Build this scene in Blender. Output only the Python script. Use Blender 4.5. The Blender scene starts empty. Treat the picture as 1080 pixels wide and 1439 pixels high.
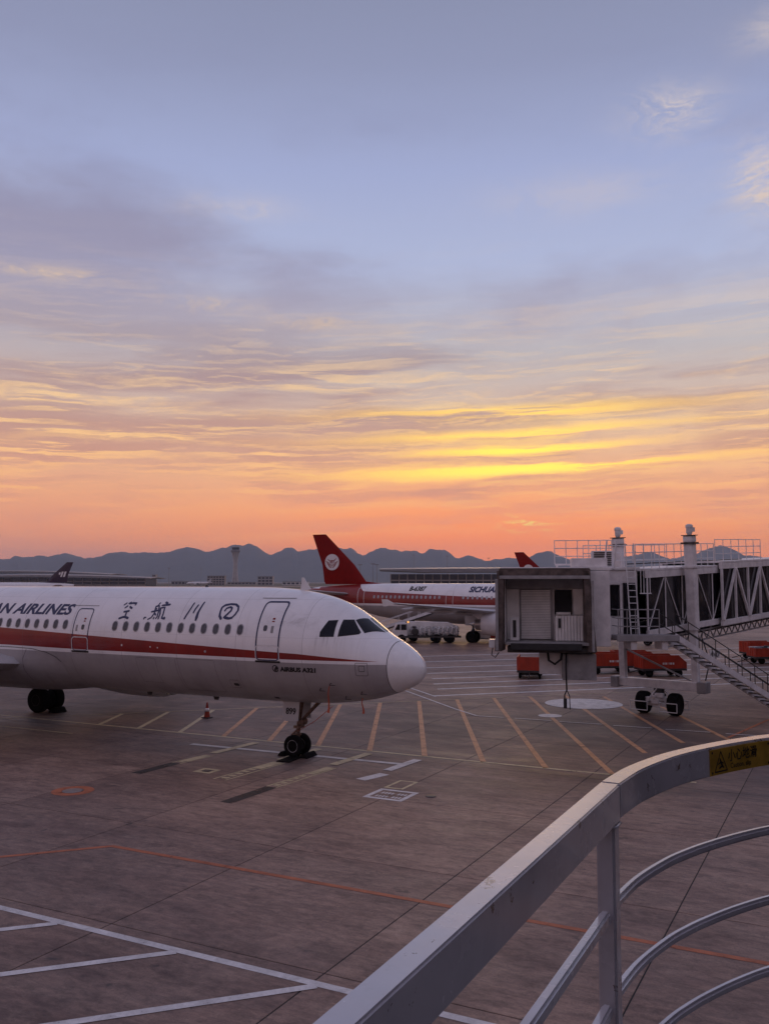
import bpy, bmesh, math, random
from mathutils import Vector, Matrix, noise
random.seed(7)
R = math.radians
scene = bpy.context.scene
col = scene.collection

# ------------------------------------------------------------------ camera
# world X = direction the parked aircraft point, world Y = across the stands, Z up, metres
YAW = R(27.4)
EYE = 6.25
cam_data = bpy.data.cameras.new('camera')
cam = bpy.data.objects.new('camera', cam_data); col.objects.link(cam)
cam.location = (0, 0, EYE)
cam.rotation_euler = (R(90) + math.atan(98/1260), 0, YAW)
cam_data.sensor_fit = 'HORIZONTAL'; cam_data.sensor_width = 36; cam_data.lens = 42.0
cam_data.clip_start = 0.05; cam_data.clip_end = 60000
scene.camera = cam
scene.view_settings.view_transform = 'Standard'
scene.view_settings.look = 'None'
scene.view_settings.exposure = 0.0
scene.view_settings.gamma = 1.0
scene.cycles.volume_bounces = 1

def srgb(r, g, b):
    def f(c):
        c /= 255
        return c/12.92 if c <= .04045 else ((c+.055)/1.055)**2.4
    return (f(r), f(g), f(b), 1)

# ------------------------------------------------------------------ node expression helper
class X:
    nt = None
    def __init__(s, o): s.o = o
    @staticmethod
    def m(op, *a, clamp=False):
        n = X.nt.nodes.new('ShaderNodeMath'); n.operation = op; n.use_clamp = clamp
        for i, v in enumerate(a):
            if isinstance(v, X): X.nt.links.new(v.o, n.inputs[i])
            else: n.inputs[i].default_value = v
        return X(n.outputs[0])
    def __add__(s, o): return X.m('ADD', s, o)
    __radd__ = __add__
    def __sub__(s, o): return X.m('SUBTRACT', s, o)
    def __rsub__(s, o): return X.m('SUBTRACT', o, s)
    def __mul__(s, o): return X.m('MULTIPLY', s, o)
    __rmul__ = __mul__
    def __truediv__(s, o): return X.m('DIVIDE', s, o)
def clampx(v): return X.m('ADD', v, 0.0, clamp=True)
def gauss(v, c, w):
    d = (v - c)/w
    return X.m('EXPONENT', d*d*(-1.0))
def sstep(v, a, b):
    n = X.nt.nodes.new('ShaderNodeMapRange'); n.interpolation_type = 'SMOOTHSTEP'
    X.nt.links.new(v.o, n.inputs[0]); n.inputs[1].default_value = a; n.inputs[2].default_value = b
    return X(n.outputs[0])
def comb(x, y, z=0.0):
    n = X.nt.nodes.new('ShaderNodeCombineXYZ')
    for i, v in enumerate((x, y, z)):
        if isinstance(v, X): X.nt.links.new(v.o, n.inputs[i])
        else: n.inputs[i].default_value = v
    return n.outputs[0]
def nz(vec, scale=1.0, detail=6, rough=.55, dist=0.0):
    n = X.nt.nodes.new('ShaderNodeTexNoise')
    if vec is not None: X.nt.links.new(vec, n.inputs['Vector'])
    n.inputs['Scale'].default_value = scale; n.inputs['Detail'].default_value = detail
    n.inputs['Roughness'].default_value = rough; n.inputs['Distortion'].default_value = dist
    return X(n.outputs[0])
def ramp(v, stops, interp='EASE'):
    n = X.nt.nodes.new('ShaderNodeValToRGB'); n.color_ramp.interpolation = interp
    el = n.color_ramp.elements
    while len(el) > 1: el.remove(el[-1])
    el[0].position, el[0].color = stops[0]
    for p, c in stops[1:]:
        e = el.new(p); e.color = c
    X.nt.links.new(v.o, n.inputs[0])
    return n.outputs[0]
def mixc(f, a, b, mode='MIX'):
    n = X.nt.nodes.new('ShaderNodeMix'); n.data_type = 'RGBA'; n.blend_type = mode
    for i, v in ((0, f), (6, a), (7, b)):
        if isinstance(v, X): X.nt.links.new(v.o, n.inputs[i])
        elif isinstance(v, bpy.types.NodeSocket): X.nt.links.new(v, n.inputs[i])
        else: n.inputs[i].default_value = v
    return n.outputs[2]

# ------------------------------------------------------------------ sky (sunset, streaked cloud)
world = bpy.data.worlds.new('World'); scene.world = world; world.use_nodes = True
nt = world.node_tree; nt.nodes.clear(); X.nt = nt
tc = nt.nodes.new('ShaderNodeTexCoord')
rot = nt.nodes.new('ShaderNodeVectorRotate'); rot.rotation_type = 'Z_AXIS'; rot.inputs['Angle'].default_value = -YAW
nt.links.new(tc.outputs['Generated'], rot.inputs['Vector'])
sx = nt.nodes.new('ShaderNodeSeparateXYZ'); nt.links.new(rot.outputs[0], sx.inputs[0])
dx, dy, dz = (X(sx.outputs[i]) for i in range(3))
az = X.m('ARCTAN2', dx, dy)          # 0 = towards the hills, + to the north-east
el = X.m('ARCSINE', dz)
SUN_AZ = 0.12
e01 = clampx(el/1.5708)
def E(deg_el): return deg_el/1.5708
clear = ramp(e01, [(0.0, srgb(255, 128, 44)), (E(.05), srgb(255, 150, 70)), (E(.10), srgb(244, 174, 116)), (E(.17), srgb(224, 188, 158)),
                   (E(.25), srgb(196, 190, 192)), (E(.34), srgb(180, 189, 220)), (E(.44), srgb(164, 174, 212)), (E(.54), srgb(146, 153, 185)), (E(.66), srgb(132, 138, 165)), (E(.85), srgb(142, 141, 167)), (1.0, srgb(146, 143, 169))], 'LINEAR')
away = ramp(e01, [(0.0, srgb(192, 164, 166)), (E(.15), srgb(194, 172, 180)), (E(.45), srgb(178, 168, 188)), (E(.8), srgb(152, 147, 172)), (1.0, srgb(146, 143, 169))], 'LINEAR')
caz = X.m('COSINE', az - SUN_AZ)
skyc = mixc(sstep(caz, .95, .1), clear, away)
# glow low over the hills where the sun has gone down
glow = gauss(az, .10, .20)*gauss(el, .01, .075)
skyc = mixc(sstep(az, .05, -.45)*gauss(el, .0, .13)*.55, skyc, srgb(204, 138, 114))
skyc = mixc(glow*.85, skyc, (1.2, .27, .035, 1))
# warped streak coordinates
w1 = nz(comb(az*2.6, el*6.0, 1.3), 1.0, 4) - .5
w2 = nz(comb(az*2.6, el*6.0, 7.9), 1.0, 4) - .5
w3 = nz(comb(az*9.0, el*30.0, 3.3), 1.0, 5) - .5
ta = az + w1*.25 + w3*.03
te = el + w2*.026 + w3*.010 - az*.03
# high mauve veil: heavy to the left, absent over the clear side
sheet = nz(comb(ta*2.0, te*6.0, 4.4), 1.0, 8, .58)
side = sstep(az, .15, -.40)
veil = sstep(sheet + side*.22, .48, .74)*gauss(el, .36, .13)
skyc = mixc(veil*.75, skyc, ramp(e01, [(E(.2), srgb(176, 148, 154)), (E(.32), srgb(154, 144, 166)), (E(.5), srgb(122, 122, 154))], 'LINEAR'))
# grey mauve bodies of the cloud deck
bod = nz(comb(ta*1.7, te*15.0, 12.4), 1.0, 7, .60)
deck = gauss(el, .205, .075)
dens = sstep(bod + side*.07, .44, .60)*deck
skyc = mixc(clampx(dens*.95), skyc, ramp(e01, [(E(.06), srgb(214, 146, 118)), (E(.12), srgb(206, 146, 124)), (E(.18), srgb(184, 146, 138)), (E(.25), srgb(166, 146, 152)), (E(.34), srgb(154, 146, 166))], 'LINEAR'))
# long thin streaks in front of it: shaded tops, undersides lit by the low sun
def streaks(fa, fe, seed, rough=.66, step=.005):
    a = nz(comb(ta*fa, te*fe, seed), 1.0, 10, rough, .25)
    b = nz(comb(ta*fa, (te + step)*fe, seed), 1.0, 10, rough, .25)
    return a, b - a
near = gauss(az, .15, .22)
low = gauss(el, .12, .085)
litcol = ramp(e01, [(E(.03), srgb(252, 164, 100)), (E(.1), srgb(255, 186, 112)), (E(.17), srgb(252, 204, 140)), (E(.24), srgb(244, 208, 164)), (E(.34), srgb(228, 206, 190))], 'LINEAR')
shade = ramp(e01, [(E(.03), srgb(224, 142, 106)), (E(.09), srgb(214, 144, 114)), (E(.15), srgb(196, 146, 126)), (E(.25), srgb(170, 146, 146))], 'LINEAR')
for fa, fe, seed, op, stp in ((1.1, 14.0, 2.1, .95, .012), (2.2, 34.0, 6.6, .75, .006), (7.0, 85.0, 21.3, .38, .003)):
    dn_, ed_ = streaks(fa, fe, seed, step=stp)
    op = op*sstep(nz(comb(az*3.2 + w3*.6, el*9.0 - az*.4 + w3*.6, seed + 40.0), 1.0, 6, .62), .42, .62)
    skyc = mixc(sstep(dn_, .47, .56)*low*op, skyc, shade)
    skyc = mixc(clampx(sstep(ed_, .018, .055)*sstep(dn_, .38, .48)*gauss(el, .165, .105)*op*1.2), skyc, litcol)
strip = nz(comb(ta*2.6, te*60.0, 14.2), 1.0, 7, .68, .2)
lines = gauss(te, .121, .0080) + gauss(te, .1425, .0060)*gauss(az, .15, .16)*1.0 + gauss(te, .160, .006)*.7 + gauss(te + az*.02, .186, .008)*.7
gold = sstep(strip + lines*.08, .43, .56)*near*clampx(lines)
skyc = mixc(clampx(gold*1.0), skyc, mixc(near, srgb(255, 190, 96), (1.5, .95, .10, 1)))
# small golden flecks under the bands and cream wisps high on the clear side
fl = nz(comb(az*30.0 + w3*4.0, el*150.0, 3.0), 1.0, 7, .62, .3)
skyc = mixc(sstep(fl, .50, .60)*gauss(az, .160, .026)*gauss(el - az*.0, .0635, .0085), skyc, srgb(255, 206, 104))
wp = nz(comb(az*9.0 + w1*4.0 + w3*3.0, el*26.0 + w2*8.0 + w3*3.0, 5.5), 1.0, 7, .70)
wm = sstep(wp, .36, .66)
wisp = wm*clampx(gauss(az, .315, .045)*gauss(el, .475, .020)*1.1 + gauss(az, .415, .032)*gauss(el, .400, .030)*1.3 + gauss(az, .43, .04)*gauss(el, .53, .016)*.5 + gauss(az, .22, .09)*gauss(el, .41, .020)*.3 + gauss(az, -.17, .06)*gauss(el, .40, .012)*.45 + gauss(az, -.36, .08)*gauss(el, .318, .006)*.9 + gauss(az, -.20, .05)*gauss(el, .30, .008)*.8 + gauss(az, -.07, .06)*gauss(el, .285, .010)*.6)
skyc = mixc(clampx(wisp*.75), skyc, ramp(e01, [(E(.28), srgb(240, 204, 158)), (E(.5), srgb(240, 220, 202))], 'LINEAR'))
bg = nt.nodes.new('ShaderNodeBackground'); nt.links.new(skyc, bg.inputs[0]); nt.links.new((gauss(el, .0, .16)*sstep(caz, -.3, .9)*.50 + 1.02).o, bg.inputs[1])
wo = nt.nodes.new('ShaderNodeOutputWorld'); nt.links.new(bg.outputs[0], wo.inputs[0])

# the last of the sun, soft behind cloud
sun = bpy.data.lights.new('sun', 'SUN'); sun.energy = .22; sun.angle = R(12); sun.color = (1, .62, .36)
so = bpy.data.objects.new('sun', sun); col.objects.link(so)
sd = Vector((math.sin(SUN_AZ), math.cos(SUN_AZ), 0)); sd.rotate(Matrix.Rotation(YAW, 3, 'Z'))
sd = Vector((sd.x, sd.y, math.tan(R(4.5))))
so.rotation_euler = (-sd).to_track_quat('-Z', 'Y').to_euler()
so.location = (0, 0, 60)

# ------------------------------------------------------------------ materials
MATS = {}
def pm(name, c, rough=.5, metal=0.0, var=.12, scale=3.0, bump=0.0, bscale=40.0, spec=.5, coat=0.0, dirt=0.0):
    if name in MATS: return MATS[name]
    m = bpy.data.materials.new(name); m.use_nodes = True; MATS[name] = m
    X.nt = m.node_tree; t = X.nt
    b = t.nodes['Principled BSDF']
    co = t.nodes.new('ShaderNodeTexCoord').outputs['Object']
    n1 = nz(co, scale, 7, .6)
    dark = tuple(v*(1-var*1.6) for v in c[:3]) + (1,); lite = tuple(min(1, v*(1+var)) for v in c[:3]) + (1,)
    cc = mixc(sstep(n1, .3, .7), dark, lite)
    if dirt:
        n2 = nz(co, scale*.35, 8, .68, .6)
        cc = mixc(sstep(n2, .52, .72)*dirt, cc, (.075, .062, .055, 1))
    t.links.new(cc, b.inputs['Base Color'])
    r = nz(co, scale*2.3, 4)*.25 + (rough - .125)
    t.links.new(clampx(r).o, b.inputs['Roughness'])
    b.inputs['Metallic'].default_value = metal
    b.inputs['Specular IOR Level'].default_value = spec
    b.inputs['Coat Weight'].default_value = coat; b.inputs['Coat Roughness'].default_value = .12
    if bump:
        bn = t.nodes.new('ShaderNodeBump'); bn.inputs['Strength'].default_value = bump; bn.inputs['Distance'].default_value = .01
        t.links.new(nz(co, bscale, 5).o, bn.inputs['Height']); t.links.new(bn.outputs[0], b.inputs['Normal'])
    return m

def concrete(name, joints):
    m = bpy.data.materials.new(name); m.use_nodes = True; MATS[name] = m
    X.nt = m.node_tree; t = X.nt; b = t.nodes['Principled BSDF']
    g = t.nodes.new('ShaderNodeNewGeometry'); sp = t.nodes.new('ShaderNodeSeparateXYZ'); t.links.new(g.outputs['Position'], sp.inputs[0])
    px, py = X(sp.outputs[0]), X(sp.outputs[1])
    P = g.outputs['Position']
    big = nz(comb(px*.11, py*.16, 0.0), 1.0, 8, .62, .4)
    mid = nz(comb(px*.35, py*1.0, 3.0), 1.0, 9, .70, .6)
    broom = nz(comb(px*1.1, py*9.0, 1.0), 1.0, 8, .72)
    fine = nz(P, 26.0, 7, .7)
    blot = nz(comb(px*.9, py*1.5, 8.0), 1.0, 10, .74, .7)
    c = mixc(sstep(big, .36, .64), (.180, .112, .096, 1), (.440, .300, .232, 1))
    c = mixc(sstep(mid, .36, .68)*.55, c, (.42, .31, .245, 1))
    c = mixc(sstep(blot, .54, .74)*.65, c, (.49, .375, .295, 1))
    c = mixc(sstep(blot, .46, .28)*.55, c, (.140, .093, .083, 1))
    c = mixc(sstep(broom, .35, .70)*.35, c, (.150, .105, .094, 1))
    c = mixc(sstep(fine, .35, .72)*.38, c, (.105, .074, .067, 1))
    grit = nz(comb(px*3.4, py*6.0, 23.0), 1.0, 9, .76, .4)
    grit2 = nz(comb(px*.8, py*2.2, 29.0), 1.0, 10, .72, .6)
    ov = clampx(sstep(grit, .30, .70)*.55 + sstep(grit2, .32, .68)*.45)
    c = mixc(1.0, c, mixc(ov, (.44, .40, .41, 1), (1.48, 1.42, 1.34, 1)), 'MULTIPLY')
    # rubber and oil left where aircraft roll in (along the lead-in line) and turn
    oil = nz(comb(px*.16, py*.9, 5.0), 1.0, 8, .66, .8)
    roll = gauss(py, 29.2, 2.4)*sstep(oil, .40, .64)
    stand = gauss(py, 37.0, 7.5)*sstep(nz(comb(px*.20, py*.30, 2.0), 1.0, 8, .68, .9), .30, .56)
    c = mixc(clampx(roll*.75), c, (.050, .040, .042, 1))
    c = mixc(clampx(stand*.78), c, (.070, .054, .054, 1))
    hair = nz(comb(px*.55, py*.55, 17.0), 1.0, 9, .6, 1.2)
    c = mixc(sstep(X.m('ABSOLUTE', hair - .5), .0022, .0008)*.55, c, (.05, .042, .042, 1))
    spot = nz(comb(px*1.4, py*1.4, 11.0), 1.0, 5, .6, .3)
    c = mixc(sstep(spot, .64, .72)*.65, c, (.045, .04, .04, 1))
    if joints:
        def line(v, o, p):
            f = X.m('FRACT', (v - o)/p + 1000.0)
            d = X.m('ABSOLUTE', f - .5)
            return sstep(d, .497, .4985)
        jl = clampx(line(px, -12.25 + 0.0, 4.55) + line(py, 12.76, 5.37))
        c = mixc(jl*.8, c, (.03, .027, .027, 1))
    else:
        oi = t.nodes.new('ShaderNodeObjectInfo'); rnd = X(oi.outputs['Random'])
        c = mixc(rnd*.9, c, mixc(1.0, c, (.72, .71, .73, 1), 'MULTIPLY'))
    t.links.new(c, b.inputs['Base Color'])
    rr = nz(comb(px*.5, py*.8, 6.0), 1.0, 6, .6)*.35 + .42
    t.links.new(clampx(rr - roll*.12).o, b.inputs['Roughness'])
    b.inputs['Specular IOR Level'].default_value = .4
    bn = t.nodes.new('ShaderNodeBump'); bn.inputs['Strength'].default_value = .35; bn.inputs['Distance'].default_value = .01
    t.links.new((fine*.6 + broom*.7 + blot*.6).o, bn.inputs['Height']); t.links.new(bn.outputs[0], b.inputs['Normal'])
    return m

def paint(name, c, wear):
    """worn line paint: flakes away to the concrete below"""
    m = bpy.data.materials.new(name); m.use_nodes = True; MATS[name] = m
    X.nt = m.node_tree; t = X.nt; b = t.nodes['Principled BSDF']
    g = t.nodes.new('ShaderNodeNewGeometry'); P = g.outputs['Position']
    n = nz(P, 2.2, 9, .72, .5); f = nz(P, 17.0, 7, .7)
    cc = mixc(sstep(n, .3, .7), tuple(v*.62 for v in c[:3]) + (1,), c)
    cc = mixc(sstep(f, .5, .8)*.4, cc, (.10, .085, .08, 1))
    t.links.new(cc, b.inputs['Base Color']); b.inputs['Roughness'].default_value = .6
    tr = t.nodes.new('ShaderNodeBsdfTransparent'); mx = t.nodes.new('ShaderNodeMixShader')
    a = sstep(n*.62 + f*.38, wear + .10, wear - .04)
    t.links.new(a.o, mx.inputs[0]); t.links.new(b.outputs[0], mx.inputs[1]); t.links.new(tr.outputs[0], mx.inputs[2])
    # factor 0 = paint; the noise is low where paint has gone
    t.links.new(mx.outputs[0], t.nodes['Material Output'].inputs['Surface'])
    return m

# ------------------------------------------------------------------ mesh helpers
class MB:
    def __init__(s): s.v = []; s.f = []
    def add(s, vs, fs):
        o = len(s.v); s.v += [tuple(v) for v in vs]; s.f += [tuple(i+o for i in f) for f in fs]; return s
    def hexa(s, p):
        return s.add(p, [(0, 3, 2, 1), (4, 5, 6, 7), (0, 1, 5, 4), (1, 2, 6, 5), (2, 3, 7, 6), (3, 0, 4, 7)])
    def box(s, x0, x1, y0, y1, z0, z1):
        return s.hexa([(x0, y0, z0), (x1, y0, z0), (x1, y1, z0), (x0, y1, z0), (x0, y0, z1), (x1, y0, z1), (x1, y1, z1), (x0, y1, z1)])
    def bar(s, p, q, w, h=None, up=(0, 0, 1)):
        h = h or w; p = Vector(p); q = Vector(q); d = (q-p).normalized(); up = Vector(up)
        if abs(d.dot(up)) > .98: up = Vector((0, 1, 0))
        a = d.cross(up).normalized()*w/2; b = a.cross(d).normalized()*h/2
        return s.hexa([p-a-b, p+a-b, q+a-b, q-a-b, p-a+b, p+a+b, q+a+b, q-a+b])
    def tube(s, pts, r, n=8, caps=True):
        pts = [Vector(p) for p in pts]; rs = r if isinstance(r, (list, tuple)) else [r]*len(pts)
        o = len(s.v); ref = None
        for i, p in enumerate(pts):
            d = (pts[min(i+1, len(pts)-1)] - pts[max(i-1, 0)]).normalized()
            if ref is None:
                ref = d.orthogonal().normalized()
                if abs(d.z) < .9: ref = d.cross(Vector((0, 0, 1))).normalized()
            ref = (ref - d*ref.dot(d)).normalized(); b = d.cross(ref)
            for k in range(n):
                a = 2*math.pi*k/n + math.pi/n; s.v.append(tuple(p + (ref*math.cos(a) + b*math.sin(a))*rs[i]))
        for i in range(len(pts)-1):
            for k in range(n):
                k2 = (k+1) % n; s.f.append((o+i*n+k, o+i*n+k2, o+(i+1)*n+k2, o+(i+1)*n+k))
        if caps:
            s.f.append(tuple(o+k for k in range(n))[::-1]); s.f.append(tuple(o+(len(pts)-1)*n+k for k in range(n)))
        return s
    def lathe(s, prof, c=(0, 0, 0), axis='Z', n=24, a0=0.0):
        """prof: (radius, height) pairs; axis X/Y/Z"""
        o = len(s.v)
        for r, h in prof:
            for k in range(n):
                a = a0 + 2*math.pi*k/n; x, y = r*math.cos(a), r*math.sin(a)
                p = {'Z': (x, y, h), 'Y': (x, h, y), 'X': (h, x, y)}[axis]
                s.v.append((p[0]+c[0], p[1]+c[1], p[2]+c[2]))
        for i in range(len(prof)-1):
            for k in range(n):
                k2 = (k+1) % n; s.f.append((o+i*n+k, o+i*n+k2, o+(i+1)*n+k2, o+(i+1)*n+k))
        s.f.append(tuple(o+k for k in range(n))[::-1]); s.f.append(tuple(o+(len(prof)-1)*n+k for k in range(n)))
        return s
    def prism(s, poly, fn, h0, h1):
        """poly in 2-D, fn(a, b, h) -> 3-D"""
        n = len(poly); o = len(s.v)
        s.v += [tuple(fn(a, b, h0)) for a, b in poly] + [tuple(fn(a, b, h1)) for a, b in poly]
        s.f.append(tuple(o+i for i in range(n))[::-1]); s.f.append(tuple(o+n+i for i in range(n)))
        for i in range(n):
            j = (i+1) % n; s.f.append((o+i, o+j, o+n+j, o+n+i))
        return s
    def build(s, name, mat, parent=None, loc=None, rz=None, smooth=False, bevel=0.0, seg=1, fix=True):
        me = bpy.data.meshes.new(name); me.from_pydata(s.v, [], s.f); me.update()
        if fix:
            bm = bmesh.new(); bm.from_mesh(me); bmesh.ops.recalc_face_normals(bm, faces=bm.faces)
            if bevel:
                bmesh.ops.bevel(bm, geom=[e for e in bm.edges if len(e.link_faces) == 2 and e.calc_face_angle(0) > .6], offset=bevel, segments=seg, affect='EDGES', clamp_overlap=True)
            bm.to_mesh(me); bm.free()
        if smooth:
            me.shade_smooth()
            if smooth == 'auto': me.set_sharp_from_angle(angle=R(35))
        ob = bpy.data.objects.new(name, me); col.objects.link(ob)
        me.materials.append(mat)
        if parent: ob.parent = parent
        if loc is not None: ob.location = loc
        if rz is not None: ob.rotation_euler.z = rz
        return ob

def tag(o, label=None, cat=None, group=None, kind=None):
    if label: o['label'] = label
    if cat: o['category'] = cat
    if group: o['group'] = group
    if kind: o['kind'] = kind
    return o
def empty(name, loc, rz=0.0):
    o = bpy.data.objects.new(name, None); col.objects.link(o); o.location = loc; o.rotation_euler.z = rz; o.empty_display_size = .3
    return o
def copy_tree(o, parent=None):
    c = o.copy(); col.objects.link(c); c.parent = parent
    for ch in list(o.children): copy_tree(ch, c)
    return c
def cf(x, y, z=0.0):
    """a point x metres right of and y metres ahead of the viewing platform -> world"""
    c, s = math.cos(YAW), math.sin(YAW)
    return Vector((x*c - y*s, x*s + y*c, z))
def text_geo(body, size=1.0, shear=0.0, bold=0.0, align='LEFT', extrude=0.0, spacing=1.0):
    cu = bpy.data.curves.new('text', 'FONT'); cu.body = body; cu.size = size; cu.shear = shear; cu.offset = bold
    cu.align_x = align; cu.resolution_u = 3; cu.extrude = extrude; cu.space_character = spacing
    ob = bpy.data.objects.new('text', cu); col.objects.link(ob)
    dg = bpy.context.evaluated_depsgraph_get(); me = bpy.data.meshes.new_from_object(ob.evaluated_get(dg))
    v = [tuple(p.co) for p in me.vertices]; f = [tuple(p.vertices) for p in me.polygons]
    bpy.data.objects.remove(ob); bpy.data.curves.remove(cu); bpy.data.meshes.remove(me)
    return v, f
def strokes_geo(strokes):
    """brush strokes: lists of (x, y, width) -> flat quads with round ends"""
    V, Fc = [], []
    for s in strokes:
        pts = []
        for i in range(len(s)-1):
            for k in range(3):
                f = k/3; pts.append(tuple(s[i][j]*(1-f) + s[i+1][j]*f for j in range(3)))
        pts.append(s[-1]); n = len(pts); o = len(V)
        for i, (x, y, w) in enumerate(pts):
            a = pts[max(i-1, 0)]; b = pts[min(i+1, n-1)]; dx_, dy_ = b[0]-a[0], b[1]-a[1]; L = math.hypot(dx_, dy_) or 1
            nx, ny = -dy_/L*w/2, dx_/L*w/2
            V += [(x+nx, y+ny), (x-nx, y-ny)]
        Fc += [(o+2*i, o+2*i+1, o+2*i+3, o+2*i+2) for i in range(n-1)]
        for (x, y, w), (q, r_) in ((pts[0], (o, o+1)), (pts[-1], (o+2*n-2, o+2*n-1))):
            c = len(V)
            for k in range(8):
                a = 2*math.pi*k/8; V.append((x + math.cos(a)*w/2, y + math.sin(a)*w/2))
            Fc.append(tuple(range(c, c+8)))
    return V, Fc

# ------------------------------------------------------------------ shared materials
M = {}
M['slab'] = concrete('concrete_slab', False)
M['apron'] = concrete('concrete_apron', True)
M['joint'] = pm('joint_sealant', (.012, .011, .011), .8)
M['white_line'] = paint('white_line_paint', (.80, .77, .76, 1), .34)
M['yellow_line'] = paint('yellow_line_paint', (.68, .56, .33, 1), .35)
M['orange_line'] = paint('orange_line_paint', (.66, .33, .16, 1), .345)
M['red_line'] = paint('red_line_paint', (.52, .15, .06, 1), .345)
M['black_line'] = paint('black_line_paint', (.03, .026, .027, 1), .40)
M['white'] = pm('white_paint', (.72, .71, .72), .35, 0, .05, 1.5, dirt=.10, coat=.2)
M['steel_paint'] = pm('grey_white_steel_paint', (.74, .71, .72), .42, 0, .10, 2.2, .08, 60, dirt=.22)
M['grey'] = pm('grey_paint', (.30, .29, .30), .5, 0, .12, 2.0, dirt=.35)
M['dark_metal'] = pm('dark_metal', (.055, .05, .05), .5, .3, .2, 5)
M['steel'] = pm('bare_steel', (.42, .41, .42), .35, .85, .1, 6)
M['rubber'] = pm('tyre_rubber', (.007, .006, .006), .85, 0, .25, 7, .3, 60, spec=.12)
M['black'] = pm('black_rubber_fabric', (.020, .018, .020), .7, 0, .25, 4, .25, 30)
M['orange'] = pm('orange_red_paint', (.40, .034, .010), .55, 0, .14, 1.6, dirt=.3)
M['glass'] = pm('dark_glass', (.010, .010, .013), .10, 0, .1, 3, spec=.6)
M['navy'] = pm('navy_paint', (.018, .022, .085), .4, 0, .06, 4)
M['red'] = pm('red_paint', (.22, .006, .005), .5, 0, .08, 2, spec=.12)
M['panel'] = pm('cream_panel', (.80, .77, .76), .5, 0, .06, 2, dirt=.12)
M['ink'] = pm('black_ink', (.015, .013, .014), .5)

# ------------------------------------------------------------------ ground
sz = 12500
g = MB().add([(-sz, -sz, -.012), (sz, -sz, -.012), (sz, sz, -.012), (-sz, sz, -.012)], [(0, 1, 2, 3)]).build('apron_ground', M['apron'], fix=False)
tag(g, kind='structure')
# slabs: 4.55 x 5.37 m bays with a sealed joint round each
PU, PV, U00, V00 = 4.55, 5.37, -12.25, 12.76
def view(u, v, z=0.0):
    c, s = math.cos(YAW), math.sin(YAW); x, y = u*c + v*s, -u*s + v*c
    if y < 1: return None
    return 540 + 1260*x/y, 817.5 + 1260*(EYE - z)/y, y
bays = []
for i in range(-16, 14):
    for j in range(-4, 20):
        u, v = U00 + (i+.5)*PU, V00 + (j+.5)*PV
        vis = False
        for a in (-.5, -.25, 0, .25, .5):
            for b in (-.5, -.25, 0, .25, .5):
                p = view(u + a*PU, v + b*PV)
                if p and -30 < p[0] < 1110 and p[1] < 1470: vis = True
        if vis: bays.append((math.hypot(u, v), u, v))
bays.sort(); bays = bays[:290]
ua, ub = min(b[1] for b in bays) - PU, max(b[1] for b in bays) + PU
va, vb = min(b[2] for b in bays) - PV, max(b[2] for b in bays) + PV
apron = empty('apron_paving', (0, 0, 0)); tag(apron, kind='structure')
slab = None
for d, u, v in bays:
    if slab is None:
        h = .012
        slab = MB().box(-PU/2+h, PU/2-h, -PV/2+h, PV/2-h, -.03, 0).build('slab', M['slab'], apron, bevel=.006)
        o = slab
    else:
        o = bpy.data.objects.new('slab', slab.data); col.objects.link(o); o.parent = apron
    o.location = (u, v, random.uniform(-.0012, 0))
fb = MB()
for d, u, v in bays: fb.add([(u-PU/2, v-PV/2, -.008), (u+PU/2, v-PV/2, -.008), (u+PU/2, v+PV/2, -.008), (u-PU/2, v+PV/2, -.008)], [(0, 1, 2, 3)])
tag(fb.build('joint_filler', M['joint'], apron, fix=False), kind='stuff')

# painted markings, 4 mm above the slabs
marks = empty('apron_markings', (0, 0, 0)); tag(marks, kind='structure')
LV = [.004]
def line(pts, w, mat, name='painted_line', z=None):
    z = z or .004
    b = MB(); n = len(pts); L, Rr = [], []
    for i, p in enumerate(pts):
        p = Vector(p); a = Vector(pts[max(i-1, 0)]); c = Vector(pts[min(i+1, n-1)])
        d1 = (p-a).normalized() if i else (c-p).normalized(); d2 = (c-p).normalized() if i < n-1 else d1
        t = (d1+d2).normalized(); nrm = Vector((-t.y, t.x)); k = w/2/max(.3, t.dot(d1))
        L.append(p + nrm*k); Rr.append(p - nrm*k)
    for i in range(n-1):
        b.add([(L[i].x, L[i].y, z), (Rr[i].x, Rr[i].y, z), (Rr[i+1].x, Rr[i+1].y, z), (L[i+1].x, L[i+1].y, z)], [(0, 1, 2, 3)])
    return b.build(name, M[mat], marks, fix=False)
line([(-40, 12.38), (12, 12.38)], .17, 'white_line')
for k in range(-3, 5):
    u = -10.33 + k*2.78; line([(u-.02, 12.31), (u - 4.6, 12.31 - 4.75)], .17, 'white_line', z=.0075)
line([(-24, 7.4), (-15.75, 16.38), (9, 16.45)], .15, 'red_line')
line([(-60, 29.55), (-7.2, 29.75), (-4.5, 29.8)], .16, 'yellow_line')
line([(-42, 27.3), (-28.7, 27.45)], .12, 'yellow_line')
line([(-22.8, 27.8), (-13.95, 28.1)], .26, 'white_line', z=.008)
for u, v0, v1, mt in ((-20.84, 26.7, 29.2, 'yellow_line'), (-18.0, 26.8, 29.2, 'yellow_line'), (-15.9, 26.9, 29.25, 'yellow_line'), (-13.83, 26.95, 29.05, 'white_line')):
    line([(u-.04, v0), (u+.1, v1)], .34, mt, z=.012)
line([(-13.99, 25.34), (-13.7, 26.45)], .40, 'white_line')
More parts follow.
